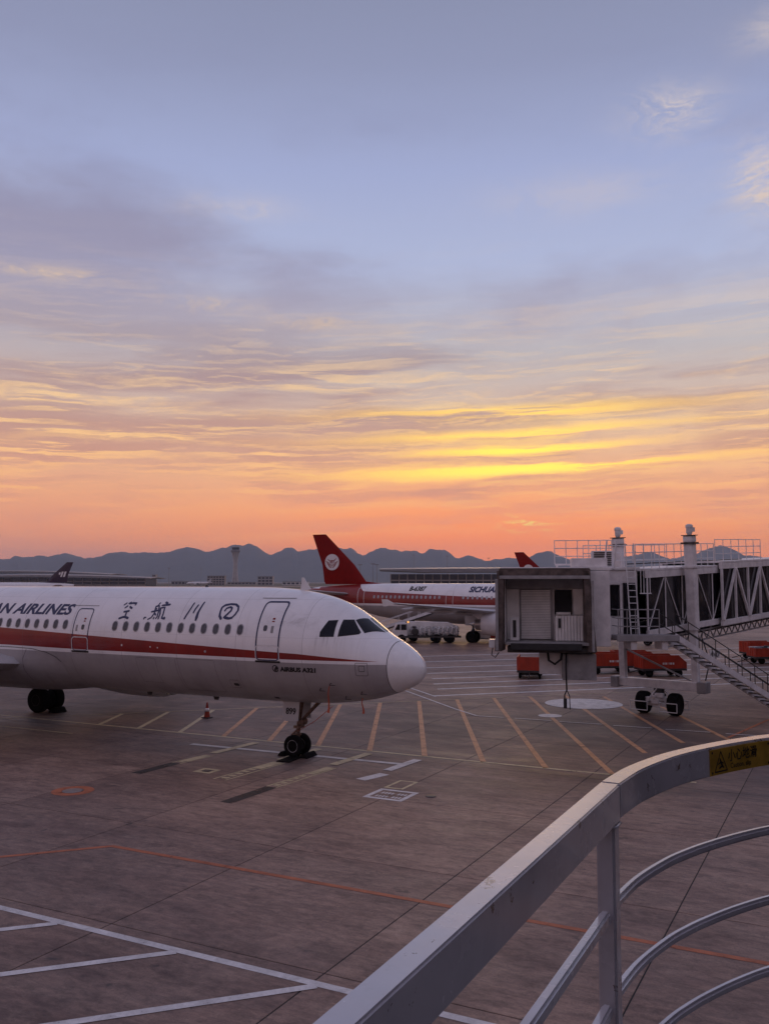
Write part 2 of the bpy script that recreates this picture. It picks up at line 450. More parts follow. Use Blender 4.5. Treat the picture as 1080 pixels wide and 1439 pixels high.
for u, v0, v1, vm, w in ((-20.85, 22.8, 26.3, 24.7, .42), (-17.9, 22.9, 26.4, 23.3, .55), (-15.85, 21.0, 26.5, 23.2, .42)):
    if vm - v0 > .6: line([(u-.1, v0), (u-.06, vm)], w, 'black_line')
    for s in (-1, 1): line([(u-.06+s*w*.42, vm), (u+.1+s*w*.42, v1)], .07, 'yellow_line')
    line([(u, v1-1.2), (u+.08, v1)], w*.7, 'yellow_line', z=.008)
    for k in range(5):
        vv = vm + .2 + k*.36
        if vv < v1 - 1.2: line([(u-.05, vv), (u-.05, vv+.22)], w*.45, 'yellow_line')
def frame_mark(u0, u1, v0, v1, w, mat):
    line([(u0, v0+w/2), (u1, v0+w/2)], w, mat); line([(u0, v1-w/2), (u1, v1-w/2)], w, mat)
    line([(u0+w/2, v0+w), (u0+w/2, v1-w)], w, mat); line([(u1-w/2, v0+w), (u1-w/2, v1-w)], w, mat)
frame_mark(-12.85, -11.58, 23.38, 24.58, .15, 'white_line')
frame_mark(-12.85, -12.2, 24.72, 25.85, .10, 'yellow_line')
for r_, vv in enumerate((24.12, 23.72)):
    for k in range(8):
        if k != 4: line([(-12.58 + k*.105, vv), (-12.515 + k*.105, vv)], .2, 'white_line', 'stencil_mark')
frame_mark(-19.5, -18.8, 23.85, 24.5, .16, 'yellow_line')
for k in range(14):                       # diagonal hatch of the equipment area
    ub_ = -29.5 + 2.243*k
    vt = 43.54 + .0*k
    # stop at the far edge v = 63.6 + u and the near line v = 29.75
    n_ = (63.4 + ub_ + .487*29.75 - 29.75*0)
    vt = (63.4 + ub_ + .487*29.75)/(1.487)
    vt = min(vt, 52.0 if ub_ < -7 else 49.5); vs = 29.75 if ub_ < -6.5 else (34.0 if ub_ < -4 else 36.5 + (ub_+3)*.6)
    line([(ub_, vs) if ub_ < -6.5 else (ub_ - .487*(vs-29.75), vs), (ub_ - .487*(vt-29.75), vt)], .20, 'orange_line' if k > 2 else 'yellow_line')
line([(-36, 27.6), (-24.6, 38.9), (-9.8, 53.7)], .09, 'yellow_line', z=.0082)
line([(-4.6, 38.8), (-3.3, 46.0)], .14, 'red_line', z=.0082)
line([(-22.9, 46.8), (-17.5, 41.3), (-15.7, 39.65), (-14.4, 39.72)], .11, 'white_line', z=.0118)
for a, b_ in ((-13.9, -12.2), (-11.8, -9.9), (-9.4, -7.8), (-7.2, -5.4), (-4.8, -3.0)): line([(a, 39.75), (b_, 39.85)], .11, 'white_line', z=.0118)
line([(-23.2, 48.1), (-20.3, 45.2)], .13, 'white_line', z=.0118)
for c_, ua_, ub2 in ((66.0, -20.5, 6), (70.0, -21.6, 6), (73.6, -22.9, 6), (77.6, -24.2, 6), (82.2, -25.9, 6), (87.5, -27.7, 6), (94.0, -30, 6), (101.0, -33, 4)):
    line([(ua_, ua_ + c_), (ub2, ub2 + c_)], .30, 'white_line')
def disc(u, v, r, mat, z, name='painted_disc', n=48, r0=0.0):
    b = MB()
    for k in range(n):
        a, a2 = 2*math.pi*k/n, 2*math.pi*(k+1)/n
        b.add([(u+r0*math.cos(a), v+r0*math.sin(a), z), (u+r*math.cos(a), v+r*math.sin(a), z), (u+r*math.cos(a2), v+r*math.sin(a2), z), (u+r0*math.cos(a2), v+r0*math.sin(a2), z)], [(0, 1, 2, 3)])
    return b.build(name, M[mat], marks, fix=False)
disc(-12.4, 46.1, 1.95, 'white_line', .012, r0=.02)
disc(-12.7, 41.3, .55, 'white_line', .008, r0=.02)
hyd = empty('hydrant_cover', (-20.9, 20.05, 0)); tag(hyd, 'round steel hydrant cover in an orange painted ring on the concrete', 'cover')
b = MB().lathe([(.02, .001), (.30, .001), (.30, .012), (.27, .016), (.02, .016)], n=32).build('lid', M['steel'], hyd)
b = MB()
for k in range(32):
    a, a2 = 2*math.pi*k/32, 2*math.pi*(k+1)/32
    b.add([(.32*math.cos(a), .32*math.sin(a), .005), (.62*math.cos(a), .62*math.sin(a), .005), (.62*math.cos(a2), .62*math.sin(a2), .005), (.32*math.cos(a2), .32*math.sin(a2), .005)], [(0, 1, 2, 3)])
b.build('painted_ring', M['red_line'], hyd, fix=False)
for u, v, nm in ((-19.15, 24.17, 'x'), (-11.1, 24.35, 'y')):
    o = MB().lathe([(.02, .001), (.16, .001), (.16, .012), (.13, .018), (.02, .018)], n=24).build('pit_cover', M['dark_metal'], None, (u, v, 0), smooth='auto')
    tag(o, 'small dark round pit cover inside the yellow square' if nm == 'x' else 'small dark round pit cover beside the white stencilled box', 'cover', 'pit covers')

# ------------------------------------------------------------------ aircraft
PROF = [(0.0, -.70, -.70, -.70, .0), (.04, -.52, -.88, -.70, .20), (.12, -.37, -1.03, -.69, .36), (.3, -.18, -1.2, -.64, .58), (.6, .04, -1.36, -.60, .82), (1.0, .28, -1.52, -.55, 1.06), (1.4, .49, -1.65, -.48, 1.25),
        (1.8, .74, -1.76, -.40, 1.41), (2.2, 1.03, -1.84, -.33, 1.53), (2.6, 1.30, -1.9, -.26, 1.63), (3.0, 1.50, -1.95, -.2, 1.71), (3.5, 1.69, -2.0, -.13, 1.79), (4.0, 1.82, -2.03, -.08, 1.855), (4.6, 1.93, -2.05, -.03, 1.91),
        (5.3, 2.01, -2.065, 0, 1.95), (6.2, 2.06, -2.07, 0, 1.972), (7.2, 2.07, -2.07, 0, 1.975), (31, 2.07, -2.07, 0, 1.975), (34, 2.06, -1.78, .1, 1.9), (37, 2.0, -1.12, .4, 1.62), (40, 1.88, -.3, .75, 1.15), (43, 1.64, .55, 1.08, .6), (44.3, 1.46, .95, 1.2, .3)]
ZC = 3.98
def pchip(xs, ys):
    n = len(xs); h = [xs[i+1]-xs[i] for i in range(n-1)]; d = [(ys[i+1]-ys[i])/h[i] for i in range(n-1)]
    m = [d[0]] + [0]*(n-2) + [d[-1]]
    for i in range(1, n-1):
        if d[i-1]*d[i] > 0:
            w1_, w2_ = 2*h[i]+h[i-1], h[i]+2*h[i-1]; m[i] = (w1_+w2_)/(w1_/d[i-1] + w2_/d[i])
    def f(x):
        if x <= xs[0]: return ys[0]
        if x >= xs[-1]: return ys[-1]
        lo, hi = 0, n-1
        while hi-lo > 1:
            k = (lo+hi)//2
            if xs[k] <= x: lo = k
            else: hi = k
        t = (x-xs[lo])/h[lo]; t2, t3 = t*t, t*t*t
        return (2*t3-3*t2+1)*ys[lo] + (t3-2*t2+t)*h[lo]*m[lo] + (-2*t3+3*t2)*ys[hi] + (t3-t2)*h[lo]*m[hi]
    return f
_sq = [math.sqrt(p[0]) for p in PROF]
_pf = [pchip(_sq, [p[i] for p in PROF]) for i in (1, 2, 3, 4)]
def sect(t):
    s = math.sqrt(max(t, 0)); return [f(s) for f in _pf]
def surf(t, phi, off=0.0):
    """phi 0 = crown, +90 deg = starboard side (towards -Y)"""
    zt, zb, zm, w = sect(t); c, s = math.cos(phi), math.sin(phi); h = (zt-zm) if c > 0 else (zm-zb)
    y, z = -w*s, ZC + zm + h*c
    n = Vector((0, -s/max(w, .05), c/max(h, .05))).normalized()*off
    return Vector((-t, y+n.y, z+n.z))
def phi_of(t, z):
    zt, zb, zm, w = sect(t); zr = z - ZC - zm; h = (zt-zm) if zr > 0 else (zm-zb)
    return math.acos(max(-1, min(1, zr/max(h, .01))))
def wrap(V, Fc, t0, z0, off, maxe=.14, port=False, sx_=1.0):
    """flat shape (x to the nose, y up) -> laid on the fuselage side"""
    bm = bmesh.new(); vs = [bm.verts.new((v[0], v[1], 0)) for v in V]
    for f in Fc:
        try: bm.faces.new([vs[i] for i in f])
        except ValueError: pass
    bmesh.ops.triangulate(bm, faces=bm.faces)
    for _ in range(4):
        lo = [e for e in bm.edges if e.calc_length() > maxe]
        if not lo: break
        bmesh.ops.subdivide_edges(bm, edges=lo, cuts=1)
        bmesh.ops.triangulate(bm, faces=[f for f in bm.faces if len(f.verts) > 3])
    mb = MB()
    for i, v in enumerate(bm.verts): v.index = i
    for v in bm.verts:
        t, z = t0 - v.co.x, z0 + v.co.y; p = surf(t, phi_of(t, z), off)
        if port: p.y = -p.y
        mb.v.append(tuple(p))
    mb.f = [tuple(v.index for v in f.verts) for f in bm.faces]; bm.free()
    return mb
def rrect(w, h, r, n=4):
    P_ = []
    for cx, cy, a0 in ((w/2-r, h/2-r, 0), (-w/2+r, h/2-r, 90), (-w/2+r, -h/2+r, 180), (w/2-r, -h/2+r, 270)):
        for k in range(n+1):
            a = R(a0 + 90*k/n); P_.append((cx + r*math.cos(a), cy + r*math.sin(a)))
    return P_
def ring(w, h, r, th, lean=0.0):
    o, i = rrect(w, h, r), rrect(w-2*th, h-2*th, max(r-th, .01)); n = len(o)
    return [(x + y*lean, y) for x, y in o+i], [(k, (k+1) % n, n+(k+1) % n, n+k) for k in range(n)]

def livery(name, dz, streaks=True):
    """white crown, red cheat line that widens aft, grey belly; grime streaks"""
    m = bpy.data.materials.new(name); m.use_nodes = True
    X.nt = m.node_tree; t_ = X.nt; b = t_.nodes['Principled BSDF']
    co = t_.nodes.new('ShaderNodeTexCoord').outputs['Object']; sp = t_.nodes.new('ShaderNodeSeparateXYZ'); t_.links.new(co, sp.inputs[0])
    t = X(sp.outputs[0])*(-1.0); z = X(sp.outputs[2]) - dz; y = X(sp.outputs[1])
    lo = 3.592 + t*.0022 + sstep(t, 13, 19)*.05
    up = 3.60 + (t - 1.25)*.075 - X.m('MAXIMUM', t - 3.9, 0.0)*.0352
    tailred = sstep(t - (z - 4.3)*1.2, 35.2, 35.26)*sstep(t, 42.6, 42.5)
    grey = sstep(z, 3.498, 3.488)
    below = sstep(up - z, -.004, .004); above = sstep(z - lo, -.004, .004)
    red_ = clampx(X.m('MAXIMUM', below*above, tailred*above))
    n1 = nz(co, .8, 7, .6)
    wht = mixc(sstep(n1, .3, .7), (.80, .79, .81, 1), (.88, .87, .89, 1))
    gry = mixc(sstep(n1, .3, .7), (.33, .31, .325, 1), (.40, .38, .39, 1))
    c = mixc(grey, wht, gry)
    c = mixc(red_, c, mixc(sstep(n1, .3, .7), (.20, .008, .006, 1), (.27, .013, .009, 1)))
    # grime: runs down from joints and windows, soft blotches, belly film
    run = nz(comb(t*5.0, z*.35, y*.2), 1.0, 7, .68)
    blo = nz(comb(t*.55, z*.9, y), 1.0, 8, .66, .5)
    gr = sstep(run, .52, .78)*.18 + sstep(blo, .50, .78)*.16 + sstep(z, 3.0, 1.95)*.35*sstep(blo, .3, .7)
    # grime trailing from behind the cockpit glazing
    ck = gauss(t, 4.1, 1.3)*gauss(z, 5.05, .45)*sstep(nz(comb(t*1.2, z*2.6, 2.0), 1.0, 8, .7, .6), .45, .72)*.42
    ck2 = gauss(t, 2.9, .45)*sstep(z, 3.55, 4.3)*sstep(z, 4.5, 4.35)*sstep(nz(comb(t*9.0, z*.5, 5.0), 1.0, 5, .6), .48, .66)*.45
    c = mixc(clampx((gr + ck + ck2)*(.9 if streaks else .5)), c, (.12, .10, .095, 1))
    # skin panel joints
    def seam(v, o, p, w): return sstep(X.m('ABSOLUTE', X.m('FRACT', (v-o)/p + 50.0) - .5), .5-w, .5-w*.35)
    sm = clampx(seam(t, 1.1, 2.66, .0045)*sstep(t, 3.2, 3.3) + sstep(X.m('ABSOLUTE', z - 4.33), .006, .002)*.6 + sstep(X.m('ABSOLUTE', z - 5.62), .006, .002)*.6*sstep(t, 3.2, 3.3))
    c = mixc(sm*.5, c, (.10, .09, .09, 1))
    t_.links.new(c, b.inputs['Base Color'])
    t_.links.new(clampx(nz(co, 1.7, 5)*.2 + .22 + gr*.4).o, b.inputs['Roughness'])
    b.inputs['Coat Weight'].default_value = .3; b.inputs['Coat Roughness'].default_value = .08
    bn = t_.nodes.new('ShaderNodeBump'); bn.inputs['Strength'].default_value = .05; bn.inputs['Distance'].default_value = .03
    t_.links.new(nz(comb(t*1.1, z*1.4, y), 1.0, 2).o, bn.inputs['Height']); t_.links.new(bn.outputs[0], b.inputs['Normal'])
    return m
M['livery'] = livery('white_red_grey_livery', 0.0)
M['livery_far'] = livery('white_red_grey_livery_clean', .10, False)
M['radome'] = pm('radome_paint', (.86, .85, .86), .26, 0, .04, 1.6, coat=.4, dirt=.04)
M['wing'] = pm('wing_grey', (.46, .455, .47), .38, .1, .08, .8, coat=.15, dirt=.15)
M['nacelle'] = pm('nacelle_grey_white', (.66, .65, .68), .35, 0, .07, 1.0, coat=.2, dirt=.10)
M['chrome'] = pm('polished_lip', (.6, .6, .62), .22, .9, .05, 3)
M['visor'] = pm('windscreen_glass', (.010, .010, .018), .12, 0, .2, 2, spec=.25)
M['cabin_glass'] = pm('cabin_window_glass', (.055, .052, .068), .12, 0, .2, 6, spec=.6)
M['cabin_frame'] = pm('cabin_window_frame', (.40, .39, .42), .4, 0, .1, 6)
M['purple'] = pm('dark_purple_paint', (.030, .014, .040), .35, 0, .1, 1, coat=.2)
M['streamer'] = pm('red_streamer', (.40, .07, .025), .7)
M['plain_white'] = pm('plain_white_skin', (.76, .75, .77), .3, 0, .05, .7, coat=.3)

GLYPH = {'kong': [[(12.08, 5.36, 0.05), (12.01, 5.42, 0.05)], [(11.89, 5.42, 0.045), (11.81, 5.45, 0.05)], [(11.84, 5.4, 0.045), (11.68, 5.43, 0.056), (11.52, 5.42, 0.062), (11.52, 5.36, 0.045)], [(11.96, 5.25, 0.045), (11.88, 5.31, 0.056)], [(11.74, 5.29, 0.05), (11.62, 5.24, 0.062)], [(11.91, 5.1, 0.056), (11.69, 5.13, 0.062)], [(11.78, 5.11, 0.05), (11.77, 4.92, 0.062)], [(12.03, 4.85, 0.067), (11.88, 4.9, 0.067), (11.77, 4.91, 0.067), (11.61, 4.87, 0.078)]], 'hang': [[(10.36, 5.44, 0.05), (10.38, 5.36, 0.045), (10.45, 5.31, 0.039)], [(10.46, 5.32, 0.05), (10.39, 5.06, 0.05), (10.46, 4.91, 0.045), (10.6, 4.84, 0.039)], [(10.44, 5.32, 0.045), (10.32, 5.34, 0.045), (10.22, 5.13, 0.05), (10.19, 4.94, 0.05), (10.23, 4.88, 0.045)], [(10.55, 5.12, 0.05), (10.16, 5.19, 0.05)], [(10.44, 5.25, 0.05), (10.37, 5.22, 0.05)], [(10.36, 5.06, 0.05), (10.3, 5.01, 0.05)], [(10.34, 4.87, 0.045), (10.33, 4.91, 0.05)], [(10.1, 5.47, 0.056), (9.99, 5.43, 0.067)], [(10.19, 5.36, 0.05), (9.85, 5.39, 0.062)], [(10.2, 5.26, 0.045), (10.1, 5.04, 0.05), (10.11, 4.87, 0.045)], [(10.21, 5.26, 0.045), (10.01, 5.29, 0.05), (9.95, 5.04, 0.05), (9.96, 4.9, 0.056), (9.8, 4.88, 0.062), (9.84, 4.93, 0.045)], [(10.8, 4.86, 0.05), (10.8, 4.9, 0.05), (10.72, 4.91, 0.034)]], 'chuan': [[(8.74, 5.45, 0.056), (8.76, 5.3, 0.05), (8.8, 5.13, 0.056), (8.88, 4.9, 0.056)], [(8.5, 5.38, 0.056), (8.54, 5.26, 0.056), (8.56, 5.12, 0.05)], [(8.3, 5.48, 0.056), (8.32, 5.31, 0.062), (8.35, 5.11, 0.078), (8.34, 4.95, 0.101), (8.34, 4.86, 0.067)]], 'si': [[(7.23, 4.93, 0.078), (7.33, 5.03, 0.073), (7.36, 5.17, 0.062), (7.37, 5.32, 0.067), (7.28, 5.4, 0.067), (7.05, 5.44, 0.056), (6.82, 5.43, 0.056), (6.66, 5.35, 0.056), (6.61, 5.23, 0.062), (6.66, 5.09, 0.062), (6.76, 4.97, 0.05)], [(7.18, 5.21, 0.056), (7.15, 5.29, 0.05), (7.01, 5.34, 0.056), (6.91, 5.3, 0.056), (6.91, 5.21, 0.062), (7.0, 5.1, 0.062), (7.12, 4.97, 0.062), (7.02, 4.96, 0.078), (6.88, 4.94, 0.067), (6.76, 4.97, 0.067)]]}

def airfoil(c, tr=.12, n=7):
    """closed outline of (chordwise from LE, thickness)"""
    up_, lo_ = [], []
    for i in range(n+1):
        x = (1-math.cos(math.pi*i/n))/2
        y = 5*tr*(.2969*math.sqrt(x) - .126*x - .3516*x*x + .2843*x**3 - .1036*x**4)
        up_.append((x*c, y*c)); lo_.append((x*c, -y*c*.75))
    return up_ + lo_[-2:0:-1]
def surface_loft(secs):
    """secs: (LE point, chord, thickness ratio, span axis 'Y' or 'Z')"""
    mb = MB(); n = None
    for (x, y, z), c, tr, axn in secs:
        pts = airfoil(c, tr); n = len(pts)
        for a, h in pts: mb.v.append((x-a, y, z+h) if axn == 'Y' else (x-a, y+h, z))
    for i in range(len(secs)-1):
        for k in range(n):
            k2 = (k+1) % n; mb.f.append((i*n+k, i*n+k2, (i+1)*n+k2, (i+1)*n+k))
    mb.f.append(tuple(range(n))[::-1]); mb.f.append(tuple((len(secs)-1)*n+k for k in range(n)))
    return mb
def wheel(parent, c, r, w, rim, hub='steel', n=36):
    """axle along Y"""
    hw = w/2
    prof = [(rim, -hw*.86), (r*.80, -hw), (r*.93, -hw*.86), (r, -hw*.55), (r, -hw*.3), (r*.985, -hw*.27), (r*.985, -hw*.22), (r, -hw*.18), (r, hw*.18), (r*.985, hw*.22), (r*.985, hw*.27), (r, hw*.3), (r, hw*.55), (r*.93, hw*.86), (r*.80, hw), (rim, hw*.86)]
    wobj = empty('wheel', c); wobj.parent = parent
    t = MB().lathe(prof, (0, 0, 0), 'Y', n).build('tyre', M['rubber'], wobj, smooth='auto')
    mb = MB().lathe([(.02, -hw*.70), (rim*.35, -hw*.72), (rim*.40, -hw*.45), (rim*.72, -hw*.40), (rim*.80, -hw*.78), (rim*1.01, -hw*.88), (rim*1.01, hw*.88), (rim*.80, hw*.78), (rim*.72, hw*.4), (rim*.4, hw*.45), (rim*.35, hw*.72), (.02, hw*.70)], (0, 0, 0), 'Y', n)
    for s in (-1, 1):
        for k in range(8):
            a = 2*math.pi*k/8; mb.box(rim*.56*math.cos(a)-.02, rim*.56*math.cos(a)+.02, s*hw*.52-.03, s*hw*.52+.03, rim*.56*math.sin(a)-.02, rim*.56*math.sin(a)+.02)
    mb.build('rim', M[hub], wobj, smooth='auto')
    return wobj

def make_aircraft(name, loc, rz=0.0, near=False, skin='livery_far', fin='red', logo='bird', ntext=True, wins=True):
    root = empty(name, loc, rz)
    N = 72 if near else 40
    ts = [(.93*(i/14)**2) for i in range(15)]
    def tubeskin(tt, nm, mat):
        mb = MB()
        for t in tt:
            for k in range(N): mb.v.append(tuple(surf(max(t, .0005), 2*math.pi*k/N)))
        for i in range(len(tt)-1):
            for k in range(N):
                k2 = (k+1) % N; mb.f.append((i*N+k, i*N+k2, (i+1)*N+k2, (i+1)*N+k))
        mb.f.append(tuple(range(N))[::-1]); mb.f.append(tuple((len(tt)-1)*N+k for k in range(N)))
        return mb.build(nm, mat, root, smooth='auto')
    tubeskin(ts, 'radome', M['radome'] if skin.startswith('livery') else M[skin])
    body = [.937 + i*.12 for i in range(56)] + [7.7 + i*.95 for i in range(25)] + [31 + i*.55 for i in range(24)] + [44.3]
    if not near: body = [.937 + i*.3 for i in range(22)] + [7.6, 12, 18, 24, 30] + [31 + i*.9 for i in range(15)] + [44.3]
    fus = tubeskin(body, 'fuselage', M[skin])
    # radome seam
    if near:
        mb = MB()
        for k in range(N):
            for t, o_ in ((.925, .003), (.945, .003)): mb.v.append(tuple(surf(t, 2*math.pi*k/N, o_)))
        for k in range(N): mb.f.append((2*k, 2*k+1, (2*k+3) % (2*N), (2*k+2) % (2*N)))
        mb.build('radome_seam', M['dark_metal'], root, fix=False)
    # cockpit glazing, (t, z) outlines on the starboard side
    fr = M['visor']
    panes = ([(3.10, 4.90), (2.75, 4.93), (2.70, 4.41), (3.16, 4.40)], [(2.58, 4.935), (2.33, 4.93), (1.965, 4.54), (1.985, 4.485), (2.55, 4.415)])
    rp = [(3.02, 4.91), (2.75, 4.925), (2.71, 4.41), (3.16, 4.40), (3.17, 4.55)]
    for sd_ in (False, True):
        for P_, nm in ((rp, 'side_window'), (panes[1], 'sliding_window')):
            tm, zmn = sum(p[0] for p in P_)/len(P_), sum(p[1] for p in P_)/len(P_)
            V = [(tm-p[0], p[1]-zmn) for p in P_]
            wrap([(x*1.07, y*1.07) for x, y in V], [tuple(range(len(V)))], tm, zmn, .006, .1, sd_).build('window_frame', M['dark_metal'] if near else fr, root, smooth=True)
            wrap(V, [tuple(range(len(V)))], tm, zmn, .012, .1, sd_).build(nm, fr, root, smooth=True)
        mb = MB(); n = 8
        A, B, C_, D = (2.13, .05), (2.29, phi_of(2.29, 4.93)), (1.84, phi_of(1.84, 4.50)), (1.44, .05)
        for i in range(n+1):
            for j in range(n+1):
                a, b_ = i/n, j/n
                t = (A[0]*(1-a)+B[0]*a)*(1-b_) + (D[0]*(1-a)+C_[0]*a)*b_; ph = (A[1]*(1-a)+B[1]*a)*(1-b_) + (D[1]*(1-a)+C_[1]*a)*b_
                p = surf(t, ph, .012); mb.v.append((p.x, -p.y if sd_ else p.y, p.z))
        for i in range(n):
            for j in range(n): mb.f.append((i*(n+1)+j, i*(n+1)+j+1, (i+1)*(n+1)+j+1, (i+1)*(n+1)+j))
        mb.build('windscreen', fr, root, smooth=True)
    # cabin windows, each its own pane and frame
    if wins:
        tl = [6.28 + .533*k for k in range(12)] + [14.75 + .533*k for k in range(12 if near else 18)] + ([26.6 + .533*k for k in range(16)] if not near else [])
        zw = 4.565
        for t in tl:
            nm = 'cabin_window'
            if near:
                f_ = wrap(*ring(.285, .40, .14, .03), t, zw, .004, .1).build(nm, M['cabin_frame'], root, smooth=True)
                wrap(rrect(.225, .335, .11), [tuple(range(20))], t, zw, .006, .12).build('pane', M['cabin_glass'], f_, smooth=True)
            else:
                wrap(rrect(.26, .36, .12, 2), [tuple(range(12))], t, zw, .012, .3).build(nm, M['cabin_frame'] if t > 19 else M['cabin_glass'], root, smooth=True)
    # cabin doors
    if near or ntext:
        for i, (t, z, w, h, th) in enumerate(((5.10, 4.54, .95, 2.04, .055), (13.88, 4.385, .85, 1.64, .04), (25.4, 4.42, .84, 1.7, .03), (36.4, 4.55, .9, 2.0, .035))):
            lw = th*1.5 if not near else th
            d = wrap(rrect(w-2*lw, h-2*lw, .12), [tuple(range(20))], t, z, .004, .2).build('cabin_door', M[skin], root, smooth=True)
            bigd = (i == 0)
            V, Fc = ring(w, h, .15, lw)
            o_ = wrap(V, Fc, t, z, .010, .15).build('door_outline', M['navy'] if i < 2 else M['white'], d, smooth=True)
            if near and i < 2:
                wrap(*ring(w+.02, .56, .14, .03), t, z-h/2+.27, .012, .15).build('door_outline_white', M['white'], d, smooth=True)
                wrap(rrect(w+.06, .07, .03), [tuple(range(20))], t, z-h/2-.02, .014, .12).build('door_sill', M['ink'], d, smooth=True)
                wrap(rrect(.15, .20, .06), [tuple(range(20))], t+.14 if i == 0 else t-.1, z+.1, .012, .1).build('door_window', M['cabin_glass'], d, smooth=True)
                wrap(rrect(.10, .24, .02), [tuple(range(20))], t-.14 if i == 0 else t+.22, z+.06, .009, .1).build('door_handle', M['grey'], d, smooth=True)
                wrap([(-.05, -.03), (.05, -.03), (.05, .03), (-.05, .03)], [(0, 1, 2, 3)], t-.12, z+.42, .008, .1).build('placard', M['red'], d, fix=False)
                wrap([(-.05, -.02), (.05, -.02), (.05, .02), (-.05, .02)], [(0, 1, 2, 3)], t-.12, z+.33, .008, .1).build('placard', M['red'], d, fix=False)
                wrap([(-.65, -.012), (.65, -.012), (.65, .012), (-.65, .012)], [(0, 1, 2, 3)], t+.1, z+h/2+.10, .01, .12).build('rain_gutter', M['grey'], root, fix=False)
    # writing
    if near:
        for k, nm in (('kong', 'calligraphy_character'), ('hang', 'calligraphy_character'), ('chuan', 'calligraphy_character'), ('si', 'calligraphy_character')):
            V, Fc = strokes_geo([[(-t, z, w*1.25) for t, z, w in s] for s in GLYPH[k]])
            wrap(V, Fc, 0.0, 0.0, .007, .12).build(nm, M['navy'], root, smooth=True)
        V, Fc = text_geo('SICHUAN AIRLINES', .555, .26, .019)
        Va, _f = text_geo('AIRLINES', .555, .26, .019); kx = 3.38/(max(v[0] for v in Va) - min(v[0] for v in Va))
        V = [(v[0]*kx, v[1]) for v in V]; xm = max(v[0] for v in V)
        wrap([(v[0]-xm, v[1]) for v in V], Fc, 14.58, 4.955, .006, .2).build('airline_lettering', M['navy'], root, smooth=True)
        V, Fc = text_geo('AIRBUS A321', .205, .12, .012)
        k = 1.36/(max(v[0] for v in V))
        wrap([(v[0]*k, v[1]) for v in V], Fc, 4.64, 3.19, .006, .2).build('type_lettering', M['ink'], root, smooth=True)
        V, Fc = strokes_geo([[(.11*math.cos(a*.5), .11*math.sin(a*.5), .03) for a in range(0, 13)], [(-.06, -.07, .03), (.05, .06, .05)], [(-.02, -.09, .03), (.08, .02, .05)]])
        wrap(V, Fc, 4.83, 3.27, .006, .15).build('round_emblem', M['ink'], root, smooth=True)
    elif ntext:
        V, Fc = text_geo('B-6387', .66, .15, .022)
        wrap([(v[0], v[1]) for v in V], Fc, 30.4, 5.25, .02, .25).build('registration_lettering', M['ink'], root, smooth=True)
        V, Fc = text_geo('SICHUAN AIRLINES', .80, .2, .034)
        wrap([(v[0], v[1]) for v in V], Fc, 23.3, 5.15, .02, .25).build('airline_lettering', M['navy'], root, smooth=True)
    # belly fairing
    mb = MB(); n = 30
    fs = [(14.95, 2.95, .004), (15.15, 3.2, .03), (15.5, 3.38, .07), (16.0, 3.5, .12), (16.6, 3.57, .17), (17.6, 3.60, .22), (20, 3.60, .25), (25, 3.60, .25), (27, 3.5, .15), (28.6, 3.1, .01)]
    for t, zl, of in fs:
        p0 = phi_of(t, zl)
        for j in range(n+1):
            f = j/n; ph = p0 + (2*math.pi-2*p0)*f; e_ = min(1, min(f, 1-f)*7); e_ = e_*e_*(3-2*e_)
            mb.v.append(tuple(surf(t, ph, .003 + of*e_)))
    for i in range(len(fs)-1):
        for j in range(n): mb.f.append((i*(n+1)+j, i*(n+1)+j+1, (i+1)*(n+1)+j+1, (i+1)*(n+1)+j))
    mb.build('belly_fairing', M[skin], root, smooth='auto')
    # wings, engines, gear on both sides
    for s in (-1, 1):
        W = [(16.9, 1.2, 6.4, .14), (17.35, 2.1, 5.9, .14), (18.85, 6.3, 3.85, .12), (21.6, 11.7, 2.6, .11), (24.2, 16.9, 1.5, .10)]
        z0 = ZC - 1.12
        surface_loft([((-t, s*y, z0 + (y-1.2)*.089), c, tr, 'Y') for t, y, c, tr in W]).build('wing', M['wing'], root, smooth='auto')
        mb = MB().prism([(-24.4, -.02), (-25.2, .36), (-25.75, .36), (-25.6, -.28), (-25.3, -.28)], lambda a, b_, h: (a, s*(16.9+h), z0 + 1.4 + b_), -.04, .04)
        mb.build('wingtip_fence', M['white'], root)
        for y in (6.9, 9.8, 12.8):
            tw = 18.85 + (y-6.3)*.509; c = 3.85 - (y-6.3)*.24
            MB().lathe([(.02, 1.9), (.12, 1.4), (.2, .6), (.2, -.5), (.12, -1.2), (.02, -1.7)], (-(tw + c*.85), s*y, z0 + (y-1.2)*.089 - .28), 'X', 12).build('flap_track_fairing', M['wing'], root, smooth=True)
        eng = MB().lathe([(.84, -15.75), (.93, -15.62), (1.05, -15.7), (1.17, -16.2), (1.22, -17.0), (1.19, -18.4), (1.04, -20.0), (.90, -20.05), (.84, -19.2)], (0, s*5.75, 1.98), 'X', 40).build('engine_nacelle', M['nacelle'], root, smooth='auto')
        MB().lathe([(.82, -15.9), (.90, -15.66), (.97, -15.60), (1.07, -15.72)], (0, s*5.75, 1.98), 'X', 40).build('inlet_lip', M['chrome'], eng, smooth=True)
        MB().lathe([(.02, -15.85), (.18, -16.1), (.24, -16.3), (.86, -16.35)], (0, s*5.75, 1.98), 'X', 32).build('fan', M['dark_metal'], eng, smooth='auto')
        MB().lathe([(.62, -19.3), (.55, -20.8), (.30, -21.0), (.05, -21.6)], (0, s*5.75, 1.96), 'X', 24).build('exhaust_cone', M['steel'], eng, smooth='auto')
        MB().prism([(-16.8, 2.85), (-18.6, 3.4), (-21.5, 3.2), (-20.3, 2.3), (-18.6, 2.1)], lambda a, b_, h: (a, s*5.75 + h, b_), -.16, .16).build('pylon', M['nacelle'], root)
